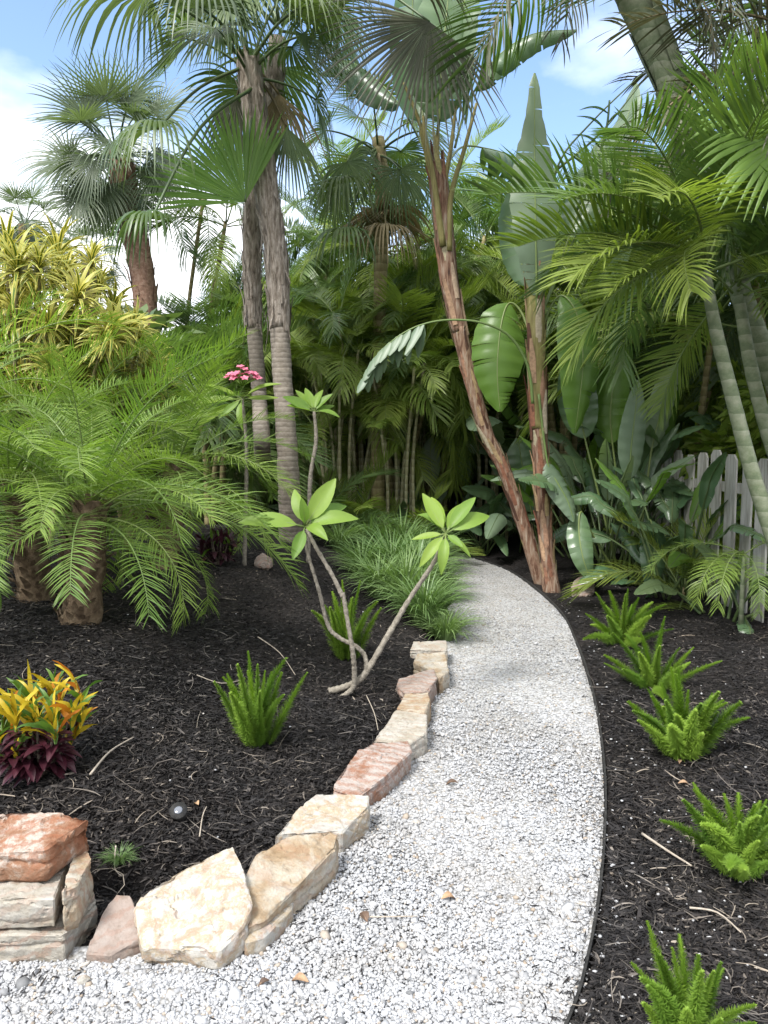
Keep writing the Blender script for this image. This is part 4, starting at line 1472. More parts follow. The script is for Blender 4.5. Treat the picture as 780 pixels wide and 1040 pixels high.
b = G(40, 792)
croton(b, .30, 420, .17, 'yellow and orange twisted leaf croton with dark red lower leaves behind the stone pier', 41, [M['croton_y'], M['croton_o'], M['croton_g']], .5, .20, .0105, .11)
b = G(222, 574)
croton(b, .27, 160, .16, 'dark red croton in the mulch between the date fronds and the ringed trunk', 42, [M['croton_r'], M['croton_r'], M['croton_g']], .5, .17, .014)
b = G(272, 512)
croton(b, .38, 150, .18, 'yellow and red croton at the foot of the ringed trunk', 43, [M['croton_y'], M['croton_r'], M['croton_g']], .45, .22, .013)
b = G(150, 530)
croton(b, .28, 90, .16, 'small dark red croton half hidden under the date palm fronds', 44, [M['croton_r'], M['croton_r'], M['croton_g']], .5, .17, .014)

# ------------------------------------------------------------------ foxtail ferns
def plume_mesh(seed, L=.36, rad=.036, n=1150):
    r = random.Random(seed)
    mb = MB()
    bend = r.uniform(.1, .7)
    P = [Vector((0, 0, 0))]; K = 12
    for i in range(K):
        a = bend * (i / K) ** 1.5
        P.append(P[-1] + Vector((math.sin(a), 0, math.cos(a))) * L / K)
    mb.tube(P, [.003 - .002 * i / K for i in range(K + 1)], 4, 0)
    for i in range(n):
        t = (i + r.random()) / n
        x = (.03 + .97 * t) * K
        k = min(int(x), K - 1)
        p = P[k].lerp(P[k + 1], x - k)
        tg = (P[k + 1] - P[k]).normalized()
        a = i * 2.39996 + r.uniform(-.4, .4)
        u = tg.cross(Vector((0, 1, 0))).normalized()
        d0 = u * math.cos(a) + tg.cross(u) * math.sin(a)
        q = .45 + .55 * min(1, t / .25)
        prof = q * (1 - max(0, (t - .30) / .70) ** 1.3 * .78)
        d = (d0 * .9 + tg * (.30 + .45 * t + r.uniform(-.15, .25))).normalized()
        l = rad * prof * r.uniform(.55, 1.5)
        sd = d.cross(tg * math.cos(a * 3) + d0 * .3).normalized()
        mb.strip([p, p + d * l * .6, p + d * l + UP * 0], sd, [.0010, .0012, .0003], 0, min(1, t * .7 + .3 * r.random()))
    return mb.mesh('frond', [M['foxtail']])


PLU = [plume_mesh(s, L, rd) for s, L, rd in ((1, .36, .027), (2, .34, .030), (3, .39, .025), (4, .31, .030))]


def foxtail(px, py, hpx, n, label, seed, lean=.55, upright=0., sc0=1.0, bushy=1.0):
    r = random.Random(seed)
    b = G(px, py)
    d = (b - Vector((0, 0, CAM_H)))
    ppm = F_PX / (d.y * CP - (b.z - CAM_H) * SP)
    sc = hpx / ppm / .36 * sc0
    t = thing('foxtail_fern', label, 'fern', b, 'bright green foxtail ferns')
    for i in range(n):
        az = i * 2.4 + r.uniform(-.3, .3)
        q = (i + .5) / n
        tilt = (.08 + lean * q + r.uniform(-.12, .12)) * (1 - upright)
        o = link('frond', r.choice(PLU), t)
        s = sc * (1.05 - .3 * q * r.random()) * r.uniform(.82, 1.1)
        mat = Matrix.Rotation(az, 4, 'Z') @ Matrix.Rotation(tilt, 4, 'Y') @ Matrix.Diagonal((s * bushy, s * bushy, s, 1))
        off = Vector((math.cos(az), math.sin(az), 0)) * .05 * q * sc
        o.matrix_local = Matrix.Translation(off + UP * -.015) @ mat
    return t


foxtail(262, 756, 92, 17, 'upright foxtail fern alone in the open mulch left of the bare branches', 51, .50, .25)
foxtail(352, 668, 76, 16, 'upright foxtail fern growing behind the forked bare branches', 52, .4, .3)
foxtail(632, 652, 50, 17, 'farthest foxtail fern on the right bed, low and spreading', 53, 1.15, sc0=1.15, bushy=1.25)
foxtail(664, 700, 54, 17, 'second farthest foxtail fern on the right bed, loose and low', 54, 1.1, sc0=1.15, bushy=1.2)
foxtail(694, 768, 80, 26, 'tallest fullest foxtail fern, middle of the row on the right bed', 55, .55, bushy=1.5)
foxtail(750, 885, 88, 30, 'foxtail fern cut by the right edge of the picture', 56, .7, bushy=1.45)
foxtail(700, 1075, 106, 20, 'nearest foxtail fern at the bottom right corner', 57, .5, .1, bushy=1.35)

# ------------------------------------------------------------------ arching grass clumps
def grass_mesh(seed, n=320, L=.42):
    r = random.Random(seed)
    mb = MB()
    for i in range(n):
        az = r.uniform(0, 6.28)
        o = Vector((math.cos(az), math.sin(az), 0))
        l = L * r.uniform(.6, 1.15)
        e = r.uniform(1.0, 1.52)
        p = o * r.uniform(0, .06)
        pts = [p]; K = 6
        cv = r.uniform(1.0, 2.2)
        for k in range(K):
            a = e - cv * (k / K) ** 1.3
            p = p + (o * math.cos(a) + UP * math.sin(a)) * l / K
            pts.append(p)
        tw = r.uniform(-.5, .5)
        sd = Vector((-o.y, o.x, tw)).normalized()
        w = r.uniform(.003, .0054)
        mb.strip(pts, sd, [w * x for x in (.8, 1, 1, .9, .75, .5, .1)], 0, r.random())
    return mb.mesh('grass_clump', [M['liriope']])


GR = [grass_mesh(s) for s in (1, 2, 3)]
LIR = [(352, 512, 1.0, 'farthest left by the ringed trunk'), (378, 512, 1.0, 'at the far end before the broad leaves'),
       (402, 530, 1.05, 'at the far end of the row nearest the path bend'), (362, 545, 1.0, 'in the middle of the row on its mulch side'),
       (392, 556, 1.05, 'in the very middle of the mass'), (424, 556, 1.05, 'beside the path behind the right leaf tuft'),
       (368, 588, .75, 'smallest, nearest to the mulch by the upright fern'), (398, 590, 1.0, 'in the front half between the two branch tips'),
       (430, 590, .9, 'overhanging the path edge in the front half'), (412, 620, .95, 'in front, left of the border stone end'),
       (438, 632, .75, 'in front, spilling over the last border stone'), (330, 522, .8, 'close against the ringed trunk'), (444, 570, .65, 'on the outer path corner of the bed'), (446, 608, .7, 'hanging over the path halfway along'), (452, 655, .6, 'smallest at the very front by the path'), (400, 508, 1.0, 'farthest back below the far dark leaves'), (425, 532, 1.0, 'far back beside the hidden turn of the path'), (345, 560, .7, 'on the mulch behind the left leaf tuft'), (362, 528, 1.15, 'behind the left leaf tuft, well back'), (386, 532, 1.15, 'tall, well back in the row centre'), (412, 540, 1.15, 'tall, between the row centre and the path'), (408, 574, 1.1, 'fullest, left of the right leaf tuft'), (375, 566, 1.0, 'left of the row centre facing the mulch'), (436, 575, 1.0, 'just under the right leaf tuft'), (424, 604, 1.0, 'crossed by the right bare branch'), (385, 607, .8, 'low, at the mulch side in front'), (405, 500, 1.2, 'partly hidden at the very back'), (380, 498, 1.2, 'at the very back below the thin tan stem'), (430, 636, .8, 'low, at the front just behind the stones')]
for i, (px, py, s, w_) in enumerate(LIR):
    b = G(px, py)
    o = link('grass_clump', GR[i % 3], None, b)
    o.scale = (s * 1.6,) * 3
    o.rotation_euler = (0, 0, i * 1.3)
    tag(o, 'arching dark green grass clump ' + w_, 'grass clump', 'arching grass clumps beside the path')

# ------------------------------------------------------------------ frangipani with bare forked branches
b = G(345, 706)
YB = b.y
t = thing('frangipani', 'young frangipani with bare grey forked branches and two leafy tips beside the path', 'shrub', b, 'frangipani plants')


def branch(parent, pts, r0, r1, name='branch', mat='branch', Ys=None):
    P = catmull(pts, 12)
    mb = MB()
    mb.tube(P, [.86 * (r0 + (r1 - r0) * i / (len(P) - 1)) * (1 + .10 * math.sin(i * 2.1) + rng.uniform(-.05, .08)) for i in range(len(P))], 10, 0, .5, True, .16, rng.random() * 9)
    return part(name, mb, [M[mat]], parent)


def pw(px, py, dy=0):
    return W(px, py, YB + dy)


branch(t, [b + Vector((-.06, 0, .02)), pw(352, 697, .0), pw(370, 685, .0), pw(396, 642, .05), pw(418, 605, .1), pw(440, 572, .1), pw(452, 545, .1)], .024, .013)
branch(t, [b + Vector((.0, -.04, -.01)), pw(358, 699, -.03), pw(360, 685, -.04), pw(358, 661, -.06), pw(353, 630, -.06), pw(348, 602, -.06)], .018, .014)
branch(t, [pw(348, 606, -.06), pw(338, 585, -.05), pw(322, 558, -.05), pw(311, 537, -.05)], .015, .012)
branch(t, [pw(372, 684, .0), pw(371, 668, .02), pw(362, 657, .04), pw(345, 648, .04), pw(333, 635, .04), pw(324, 600, .02), pw(312, 560, .0), pw(310, 540, -.03)], .017, .011)


def tuft(parent, c, specs, lw=.25, Y=None, face=(0, -.55, .85)):
    for k, (px, py, dy) in enumerate(specs):
        mb = MB()
        p1_ = W(px, py, c.y + dy)
        d = (p1_ - c)
        oval_leaf(mb, c, p1_, d.length * lw / 2 * rng.uniform(.8, 1.05), Vector(face) + Vector((rng.uniform(-.5, .5), rng.uniform(-.4, .3), 0)), 0, 1, rng.uniform(.0, .17), rng.random(), fold=rng.uniform(.15, .5), stalk=.14)
        part('leaf', mb, [M['plum_leaf'], M['rib']], parent)


tuft(t, pw(310, 535, -.05), [(242, 531, -.05), (297, 569, -.14), (333, 549, -.14), (364, 527, .02), (341, 486, .06), (299, 497, .1), (352, 514, .12), (306, 505, -.05)], .34)
tuft(t, pw(453, 542, .1), [(429, 501, .1), (483, 505, .1), (418, 548, 0), (426, 576, -.08), (448, 584, -.1), (478, 566, -.02), (497, 524, .12), (424, 523, .16), (468, 512, .2), (438, 505, .22), (470, 556, -.1)], .32)

# pink flowering frangipani
bb = G(246, 505); YP = 6.6
bb = gp(246, YP)
t = thing('frangipani', 'frangipani stem topped with a pink flower head in front of the fan palm trunks', 'shrub', bb, 'frangipani plants')
branch(t, [bb, W(250, 500, YP), W(250, 450, YP), W(246, 405, YP)], .022, .014)
tuft(t, W(246, 405, YP), [(189, 413, 0), (178, 446, -.05), (247, 438, -.12), (286, 390, 0), (206, 390, .1), (283, 404, .12), (222, 425, -.1)], .24)
mb = MB()
r = random.Random(5)
fc = W(246, 385, YP)
for i in range(26):
    a = r.uniform(0, 6.28); rad = .145 * math.sqrt(r.random())
    c = fc + Vector((math.cos(a) * rad, math.sin(a) * rad * .8, .0 + .10 * (1 - rad / .15) + r.uniform(-.02, .02)))
    n_ = Vector((math.cos(a) * rad * 4, -.35 + math.sin(a) * rad * 3, 1)).normalized()
    u = n_.cross(Vector((0, 1, .2))).normalized(); v_ = n_.cross(u)
    mb.tube([fc - UP * .06, c], [.003, .002], 4, 1)
    for k in range(5):
        th = k * 1.2566 + a
        d = (u * math.cos(th) + v_ * math.sin(th) + n_ * .35).normalized()
        oval_leaf(mb, c, c + d * .042, .013, n_, 0, 0, .1, r.random(), .2, .05)
part('flower_head', mb, [M['petal'], M['plum_leaf']], t, label='pink flower head')
# third frangipani tip
YQ = 7.3
bb = gp(312, YQ)
t = thing('frangipani', 'slender frangipani with one leaf tuft right of the ringed palm trunk', 'shrub', bb, 'frangipani plants')
branch(t, [bb, W(315, 490, YQ), W(321, 448, YQ), W(319, 418, YQ)], .026, .018)
tuft(t, W(319, 418, YQ), [(287, 403, -.05), (300, 396, .1), (291, 412, -.1), (338, 400, .05), (345, 424, -.08), (310, 394, .15), (328, 396, .15), (340, 412, .1)], .36)

# ------------------------------------------------------------------ banana-like trees (giant bird of paradise)
def paddle_px(parent, pet, rib, hw_px, facing, tears=.2, seed=0, mat='paddle', ribm='rib', ribr=.012, name='leaf', **kw):
    """leaf given by pixels with distances: pet/rib = [(px, py, Y)...], half width in pixels"""
    mb = MB()
    rp = [W(*q) for q in rib]
    Ym = rib[len(rib) // 2][2]
    paddle(mb, [W(*q) for q in pet], rp, hw_px * Ym / F_PX, Vector(facing).normalized(), tears, seed, ribr=ribr, **kw)
    return part(name, mb, [M[mat], M[ribm]], parent)


YA = 8.5
bA = T(553, 591, .03)
YA = bA.y
tA = thing('bird_of_paradise_tree', 'banana like tree with a red brown trunk leaning left over the path bend', 'tree', bA, 'giant bird of paradise plants')
tp = [bA - UP * .08, W(531, 531, YA), W(511, 475, YA), W(494, 440, YA), W(479, 388, YA), W(466, 333, YA)]
trunk(tA, tp, [.10, .074, .070, .074, .078, .083], M['trunk_bop'], 14, wob=.10, seed=11)
tu = [W(467, 337, YA), W(456, 285, YA), W(451, 235, YA), W(446, 190, YA), W(442, 165, YA)]
trunk(tA, tu, [.086, .095, .10, .105, .09], M['trunk_bop'], 14, name='upper_trunk', wob=.08, seed=12)
mb = MB(); boots(mb, tp, .073, 70, .30, .022, 21, out=.12); boots(mb, tu, .096, 30, .40, .03, 22, out=.12)
part('leaf_sheaths', mb, [M['sheath_strip']], tA)
for k, (pts) in enumerate([[(452, 262), (444, 190), (428, 130), (410, 84)], [(452, 250), (446, 190), (444, 150), (446, 120)], [(454, 250), (452, 190), (458, 150), (464, 100)], [(456, 255), (458, 200), (472, 150), (484, 105)], [(450, 250), (440, 180), (432, 140), (430, 118)]]):
    mb = MB()
    P = catmull([W(x, y, YA - .03 * k + .02) for x, y in pts], 6)
    mb.tube(P, [.036 - .022 * i / (len(P) - 1) for i in range(len(P))], 8)
    part('leaf_stalk', mb, [M['sheath']], tA)
paddle_px(tA, [], [(446, 124, YA - .1), (448, 80, YA - .15), (452, 30, YA - .1), (458, -30, YA)], 34, (.25, -1, .1), .15, 1, 'paddle', fold=.1, curl=.2)
paddle_px(tA, [], [(430, 122, YA + .1), (425, 80, YA + .2), (420, 30, YA + .2), (418, -40, YA + .2)], 30, (-.3, -1, .1), .2, 2, 'paddle', fold=.1, curl=.3)
paddle_px(tA, [], [(465, 102, YA), (466, 50, YA), (472, 0, YA), (480, -50, YA)], 20, (-.7, -.8, .1), .3, 3, 'paddle_pale', fold=.2, curl=.2)
paddle_px(tA, [(462, 150, YA), (470, 120, YA)], [(482, 92, YA), (505, 58, YA - .1), (540, 35, YA - .2), (586, 30, YA - .3)], 21, (-.45, -.55, .9), .5, 4, 'paddle', fold=.1, curl=.9)
paddle_px(tA, [(440, 170, YA), (425, 140, YA + .3)], [(405, 105, YA + .5), (375, 75, YA + .8), (350, 62, YA + 1.0), (325, 75, YA + 1.2)], 24, (.3, -.6, .9), .5, 5, 'paddle', fold=.1, curl=.9)
paddle_px(tA, [(452, 170, YA + .1), (468, 150, YA + .5)], [(490, 150, YA + .8), (520, 160, YA + 1.1), (545, 190, YA + 1.3)], 26, (-.2, -.6, .9), .4, 6, 'paddle', fold=.1, curl=1.0)

bB = T(561, 599, .03)
YB2 = bB.y
tB = thing('bird_of_paradise_tree', 'upright banana like tree with orange brown sheaths and one tall erect leaf', 'tree', bB, 'giant bird of paradise plants')
tp = [bB - UP * .08, W(556, 565, YB2), W(551, 510, YB2), W(549, 470, YB2), W(547, 430, YB2)]
trunk(tB, tp, [.10, .074, .072, .080, .080], M['trunk_bop'], 14, wob=.14, seed=13)
tu = [W(547, 435, YB2), W(545, 380, YB2), W(544, 320, YB2), W(543, 270, YB2)]
trunk(tB, tu, [.09, .09, .095, .075], M['sheath'], 14, name='upper_trunk', wob=.08, seed=14)
mb = MB(); boots(mb, tp, .075, 60, .30, .025, 23, out=.2); boots(mb, tu, .09, 34, .42, .035, 24, out=.12)
part('leaf_sheaths', mb, [M['sheath_strip']], tB)
paddle_px(tB, [(544, 330, YB2)], [(545, 300, YB2 - .1), (544, 230, YB2 - .1), (543, 150, YB2), (543, 74, YB2 + .1)], 25, (.05, -1, .35), .18, 7, 'paddle_pale', 'rib', fold=.12, curl=.25, wprof=([0, .08, .22, .44, .62, .75, .84, .95, 1], [.15, .5, .85, 1, .74, .44, .30, .20, .04]))
paddle_px(tB, [(541, 320, YB2 + .1)], [(535, 290, YB2 + .2), (526, 250, YB2 + .3), (520, 215, YB2 + .4), (524, 185, YB2 + .5)], 20, (-.5, -.8, .1), .1, 8, 'paddle', fold=.1, curl=.3)
paddle_px(tB, [(549, 320, YB2), (565, 280, YB2 + .2)], [(578, 240, YB2 + .3), (592, 205, YB2 + .4), (604, 170, YB2 + .5), (612, 140, YB2 + .6)], 22, (-.5, -.8, .3), .25, 9, 'paddle', fold=.2, curl=.4)
paddle_px(tB, [(550, 320, YB2), (575, 260, YB2 + .3)], [(600, 210, YB2 + .6), (620, 160, YB2 + .8), (637, 120, YB2 + .9), (646, 85, YB2 + 1)], 18, (-.8, -.6, .2), .2, 10, 'paddle_pale', fold=.3, curl=.3)
# low arching stalk to the left with a shredded pale leaf
mb = MB()
P = catmull([W(x, y, YB2 - .2) for x, y in [(541, 410), (536, 372), (518, 342), (490, 328), (455, 325), (425, 331), (400, 345), (382, 364), (370, 388)]], 6)
mb.tube(P, [.017 - .013 * i / (len(P) - 1) for i in range(len(P))], 7, 1, .4)
for k in range(11):
    q = P[int(len(P) * .60) + int(k * len(P) * .39 / 11)]
    for sg in (-1, 1):
        l_ = .34 * (1 - .045 * k) * rng.uniform(.75, 1.15)
        d_ = Vector((-.25 + .25 * sg + rng.uniform(-.1, .1), .25 * sg - .1, -1)).normalized()
        mb.strip([q, q + d_ * l_ * .3, q + d_ * l_ * .7, q + d_ * l_], Vector((.75, -.45, -.3)).normalized(), [.018, .042, .036, .010], 0, rng.random(), pleat=Vector((0, -.3, 0)))
part('shredded_leaf', mb, [M['paddle_pale'], M['rib']], tB)
paddle_px(tB, [(541, 350, YB2 + .1), (530, 318, YB2 + .2)], [(517, 308, YB2 + .2), (509, 330, YB2 + .1), (505, 375, YB2), (508, 418, YB2)], 28, (-.1, -1, .1), .35, 12, 'paddle_lit', fold=.1, curl=.3)
paddle_px(tB, [(548, 360, YB2), (556, 320, YB2 + .1)], [(570, 300, YB2 + .1), (586, 320, YB2), (592, 370, YB2 - .1), (584, 440, YB2 - .1)], 26, (.4, -.9, .3), .2, 13, 'paddle_lit', fold=.3, curl=.5)
paddle_px(tB, [(547, 400, YB2 - .1)], [(556, 470, YB2 - .1), (566, 490, YB2 - .15), (577, 510, YB2 - .2), (583, 530, YB2 - .25)], 14, (.3, -.9, .5), .3, 14, 'paddle_pale', fold=.2, curl=.5)
mb = MB()
for pts in ([(551, 250), (566, 170), (600, 125), (655, 72)], [(566, 172), (610, 135), (656, 78)]):
    P = catmull([W(x, y, YB2 + .4) for x, y in pts], 6)
    mb.tube(P, [.016 - .009 * i / (len(P) - 1) for i in range(len(P))], 6)
part('flower_stalk', mb, [M['ribdark']], tB)
mb = MB()
P = catmull([W(585, 215, YB2 + .3), W(606, 165, YB2 + .3), W(616, 130, YB2 + .3), (W(619, 102, YB2 + .3))], 5)
mb.tube(P, [.018 - .008 * i / (len(P) - 1) for i in range(len(P))], 6)
for k, (ax, ay, bx, by) in enumerate([(610, 150, 580, 137), (613, 143, 643, 128), (615, 133, 585, 118), (617, 125, 640, 112), (618, 115, 588, 112), (612, 150, 614, 182)]):
    a_, b_ = W(ax, ay, YB2 + .3), W(bx, by, YB2 + .25)
    oval_leaf(mb, a_, b_, .028, (0, -.4, 1), 0, 0, .12, .3, .5, .05)
part('flower_spike', mb, [M['areca_dark']], tB)


def bop_clump(base, n, L, wid, label, seed, explicit=(), spread=.5, hgt=1.0, mats=('paddle', 'paddle', 'paddle_pale', 'paddle_lit'), azr=None, tears=.34):
    r = random.Random(seed)
    t = thing('bird_of_paradise', label, 'plant', base, 'giant bird of paradise plants')
    b = Vector(base)
    for i in range(n):
        az = (azr[0] + (azr[1] - azr[0]) * r.random()) if azr else i * 2.4 + r.uniform(-.3, .3)
        o = Vector((math.cos(az), math.sin(az), 0))
        q = (i + .5) / n
        ln = L * r.uniform(.8, 1.1)
        s = b + o * .08 * r.random() + Vector((r.uniform(-.15, .15), r.uniform(-.15, .15), 0))
        e = 1.45 - spread * q - r.uniform(0, .2)
        p1_ = s + (o * math.cos(e) + UP * math.sin(e)) * hgt * r.uniform(.6, 1.1)
        e2 = e - .12 - .25 * q
        p2_ = p1_ + (o * math.cos(e2) + UP * math.sin(e2)) * ln * .5
        e3 = e2 - .25 - .7 * q
        p3_ = p2_ + (o * math.cos(e3) + UP * math.sin(e3)) * ln * .5
        nn = Vector((-o.x * math.sin(e2), -o.y * math.sin(e2), math.cos(e2)))
        nn = (nn + Vector((r.uniform(-.4, .4), -.5 + r.uniform(-.4, .2), 0))).normalized()
        mb = MB()
        paddle(mb, [s, s.lerp(p1_, .5) - o * .02], [p1_, p1_.lerp(p2_, .55), p2_, p3_], wid * r.uniform(.75, 1.1), nn, tears * r.random() * 2, r.randrange(999), fold=r.uniform(.1, .5), curl=r.uniform(.2, .7))
        part('leaf', mb, [M[r.choice(mats)], M['ribdark']], t)
    for k, (pet, rib, hw, fc, tr, mt) in enumerate(explicit):
        paddle_px(t, pet, rib, hw, fc, tr, 300 + seed + k, mt, 'rib', fold=.25, curl=.35)
    return t


bop_clump(gp(618, 8.2), 20, .95, .115, 'dense clump of big paddle leaves right of the orange brown trunk', 61, [
    ([(640, 585, 8.0), (639, 530, 7.9)], [(640, 486, 7.8), (641, 455, 7.8), (645, 420, 7.8), (648, 386, 7.8)], 14, (.1, -1, .1), 0, 'paddle_pale'),
    ([(636, 590, 8.1), (628, 500, 8.1)], [(622, 450, 8.1), (620, 420, 8.1), (624, 385, 8.1), (634, 350, 8.2)], 17, (-.4, -1, .2), .1, 'paddle_lit'),
    ([(645, 590, 8.0), (656, 500, 8.0)], [(662, 455, 8.0), (668, 430, 8.0), (676, 400, 8.0), (690, 370, 8.1)], 17, (.5, -1, .2), .1, 'paddle_pale'),
    ([(630, 590, 8.1), (605, 490, 8.0)], [(594, 445, 8.0), (588, 415, 8.0), (584, 385, 8.0), (578, 355, 8.1)], 20, (-.3, -1, .2), .15, 'paddle'),
    ([(640, 590, 8.0), (655, 545, 7.6)], [(660, 528, 7.5), (664, 545, 7.4), (664, 570, 7.3), (660, 600, 7.3)], 15, (.1, -1, .3), .1, 'paddle'),
    ([(630, 590, 8.0), (600, 540, 7.8)], [(590, 520, 7.7), (588, 540, 7.6), (592, 566, 7.5), (600, 590, 7.5)], 13, (-.1, -1, .3), .1, 'paddle'),
], .42, 1.15)
bop_clump(gp(655, 8.9), 18, 1.05, .13, 'taller clump of paddle leaves behind the dense one, close to the fence', 62, (), .4, 1.35)
bop_clump(gp(588, 9.8), 10, 1.0, .13, 'clump of paddle leaves seen between the two red brown trunks and the fence', 63, (), .6, 1.0)
bop_clump(gp(440, 10.8), 12, .62, .10, 'low clump of blue green paddle leaves at the far bend of the path', 64, [
    ([(438, 545, 11.3)], [(438, 490, 11.2), (437, 475, 11.2), (437, 460, 11.2), (438, 444, 11.2)], 11, (0, -1, .1), 0, 'paddle_pale'),
    ([(470, 545, 11.3)], [(474, 490, 11.2), (470, 470, 11.2), (463, 450, 11.2), (455, 436, 11.2)], 9, (.4, -1, .1), 0, 'paddle'),
], .8, .75, ('paddle', 'paddle_pale', 'paddle'))
bop_clump(gp(488, 10.4), 12, .62, .10, 'low clump of paddle leaves right behind the leaning trunk', 65, (), .95, .6, ('paddle', 'paddle_pale', 'paddle'))
bop_clump(gp(395, 10.3), 9, .6, .09, 'low broad leaved clump among the slim canes behind the grass', 171, (), .9, .5, ('paddle', 'paddle_lit', 'paddle_pale'))
bop_clump(gp(338, 10.6), 9, .6, .09, 'low broad leaved clump among the canes right of the ringed trunk', 172, (), .9, .5, ('paddle', 'paddle_lit', 'paddle_pale'))
bop_clump(gp(540, 10.4), 8, .9, .15, 'clump with one broad dark leaf between the two red brown trunks', 66, [
    ([(548, 560, 10.2)], [(540, 520, 10.1), (535, 495, 10.1), (530, 470, 10.1), (526, 445, 10.1)], 22, (-.1, -1, .1), 0, 'paddle'),
], .7, .8)
bop_clump(gp(690, 7.2), 12, .75, .095, 'upright paddle leaf plant hiding the left pickets', 163, (), .5, .95, ('paddle', 'paddle', 'paddle_lit'))
bop_clump(gp(716, 7.4), 11, .75, .11, 'dark paddle leaf plant standing close against the pickets', 160, (), .9, .75, ('paddle', 'paddle', 'paddle_lit'))
bop_clump(gp(742, 6.4), 8, .55, .09, 'small dark paddle leaf plant at the foot of the fence by the right edge', 67, (), 1.2, .35, ('paddle', 'paddle', 'areca_dark'))
bop_clump(gp(672, 7.6), 7, .6, .10, 'dark leaning paddle leaves low against the left end of the fence', 68, (), 1.2, .4, ('paddle', 'paddle'))
# tall ones behind
bop_clump(gp(520, 12.0), 11, 1.5, .23, 'tall banana like clump behind the two red brown trunks', 69, (), .8, 3.2, tears=.35)
bop_clump(gp(612, 11.0), 11, 1.4, .22, 'tall banana like clump between the erect leaf and the right palms', 70, (), .7, 3.0, tears=.35)

# ------------------------------------------------------------------ tall green palms on the right
def areca_part_fronds(t, c, lst, libn='areca', k0=0):
    for k, q in enumerate(lst):
        px, py, Y, L = q[:4]
        lb = q[4] if len(q) > 4 else libn
        frond_to(t, lb, [1, 2, 3, 0, 4, 5][(k + k0) % 6] if len(q) < 6 else q[5], c, W(px, py, Y), L, rng.uniform(-.5, .5), .5)


YR = 5.6
b = Vector(W(822, 640, YR)); b.z = H(b.x, b.y)
tR = thing('bamboo_palm_tree', 'green ringed palm trunk leaning left in front of the fence at the right edge', 'palm tree', b, 'green ringed palms by the fence')
tp = [b - UP * .1, W(790, 560, YR), W(764, 480, YR), W(743, 400, YR), W(727, 335, YR), W(716, 275, YR)]
trunk(tR, tp, [.068, .060, .054, .050, .045, .036], M['trunk_green'], 16, rings=.16, wob=.02, seed=31)
cR = W(716, 262, YR)
crown(tR, cR, 'areca', 7, 1.45, .35, 1.25, 71)
areca_part_fronds(tR, cR, [(590, 300, 5.0, 1.35, 'areca_lit', 1), (520, 250, 5.3, 1.7, 'areca', 0), (600, 225, 5.0, 1.4, 'areca', 1), (645, 330, 5.0, 1.15, 'areca_lit', 0), (615, 345, 5.3, 1.3, 'areca_lit', 2), (668, 300, 4.9, 1.1, 'areca_lit', 2), (560, 290, 5.4, 1.45, 'areca_lit', 0),
                           (690, 215, 4.3, 1.4, 'areca_lit', 1), (640, 170, 5.2, 1.5, 'areca'), (770, 200, 5.0, 1.4, 'areca_lit')])
b = Vector(W(838, 560, YR + .5)); b.z = H(b.x, b.y)
tR2 = thing('bamboo_palm_tree', 'second green ringed trunk, straighter and right behind the leaning one', 'palm tree', b, 'green ringed palms by the fence')
tp = [b - UP * .1, W(806, 520, YR + .4), W(780, 440, YR + .4), W(762, 370, YR + .4), W(750, 300, YR + .4)]
trunk(tR2, tp, [.066, .058, .054, .05, .04], M['trunk_green'], 16, rings=.16, wob=.02, seed=32)
cR2 = W(748, 285, YR + .4)
crown(tR2, cR2, 'areca', 6, 1.4, .35, 1.2, 72)
areca_part_fronds(tR2, cR2, [(800, 330, 5.2, 1.2, 'areca_lit', 0), (690, 470, 6.3, 1.15, 'areca_lit', 1), (800, 400, 5.6, 1.1, 'areca_lit', 1), (730, 200, 5.4, 1.6, 'areca'), (800, 260, 5.2, 1.5, 'areca')])
YR3 = 6.4
b = Vector(W(850, 520, YR3)); b.z = H(b.x, b.y)
tR3 = thing('bamboo_palm_tree', 'tallest grey green palm leaning left out of the top of the picture', 'palm tree', b, 'green ringed palms by the fence')
tp = [b - UP * .1, W(805, 440, YR3), W(757, 310, YR3), W(722, 200, YR3), W(704, 150, YR3)]
trunk(tR3, tp, [.10, .09, .085, .082, .082], M['trunk_green'], 16, rings=.18, wob=.02, seed=33)
ts = [W(706, 155, YR3), W(690, 105, YR3), W(668, 50, YR3), W(645, 0, YR3), W(622, -50, YR3)]
trunk(tR3, ts, [.088, .105, .125, .13, .10], M['trunk_green'], 16, name='crownshaft', wob=.06, seed=34)
mb = MB(); boots(mb, ts, .12, 14, .6, .07, 35, out=.12); part('leaf_bases', mb, [M['trunk_green']], tR3)
cR3 = W(618, -60, YR3)
crown(tR3, cR3, 'areca', 7, 2.0, .35, 1.2, 73)
areca_part_fronds(tR3, cR3, [(540, 8, 6.0, 1.7, 'greyx'), (480, 10, 5.9, 1.8, 'areca'), (590, 30, 5.6, 1.4, 'dryx'), (700, 60, 5.9, 1.6, 'dryx'), (740, 120, 6.0, 1.9, 'dryx'), (770, 40, 6.2, 2.0, 'dryx'), (560, -20, 5.6, 1.6, 'areca')]
                  and [(540, 8, 6.0, 1.6, 'dry', 1), (500, -6, 6.1, 1.7, 'areca', 0), (590, 40, 5.6, 1.2, 'dry', 2), (700, 70, 5.9, 1.6, 'dry', 0), (740, 130, 6.0, 1.9, 'dry', 1), (770, 40, 6.2, 2.0, 'dry', 2), (700, 20, 5.7, 1.7, 'dry', 0)])
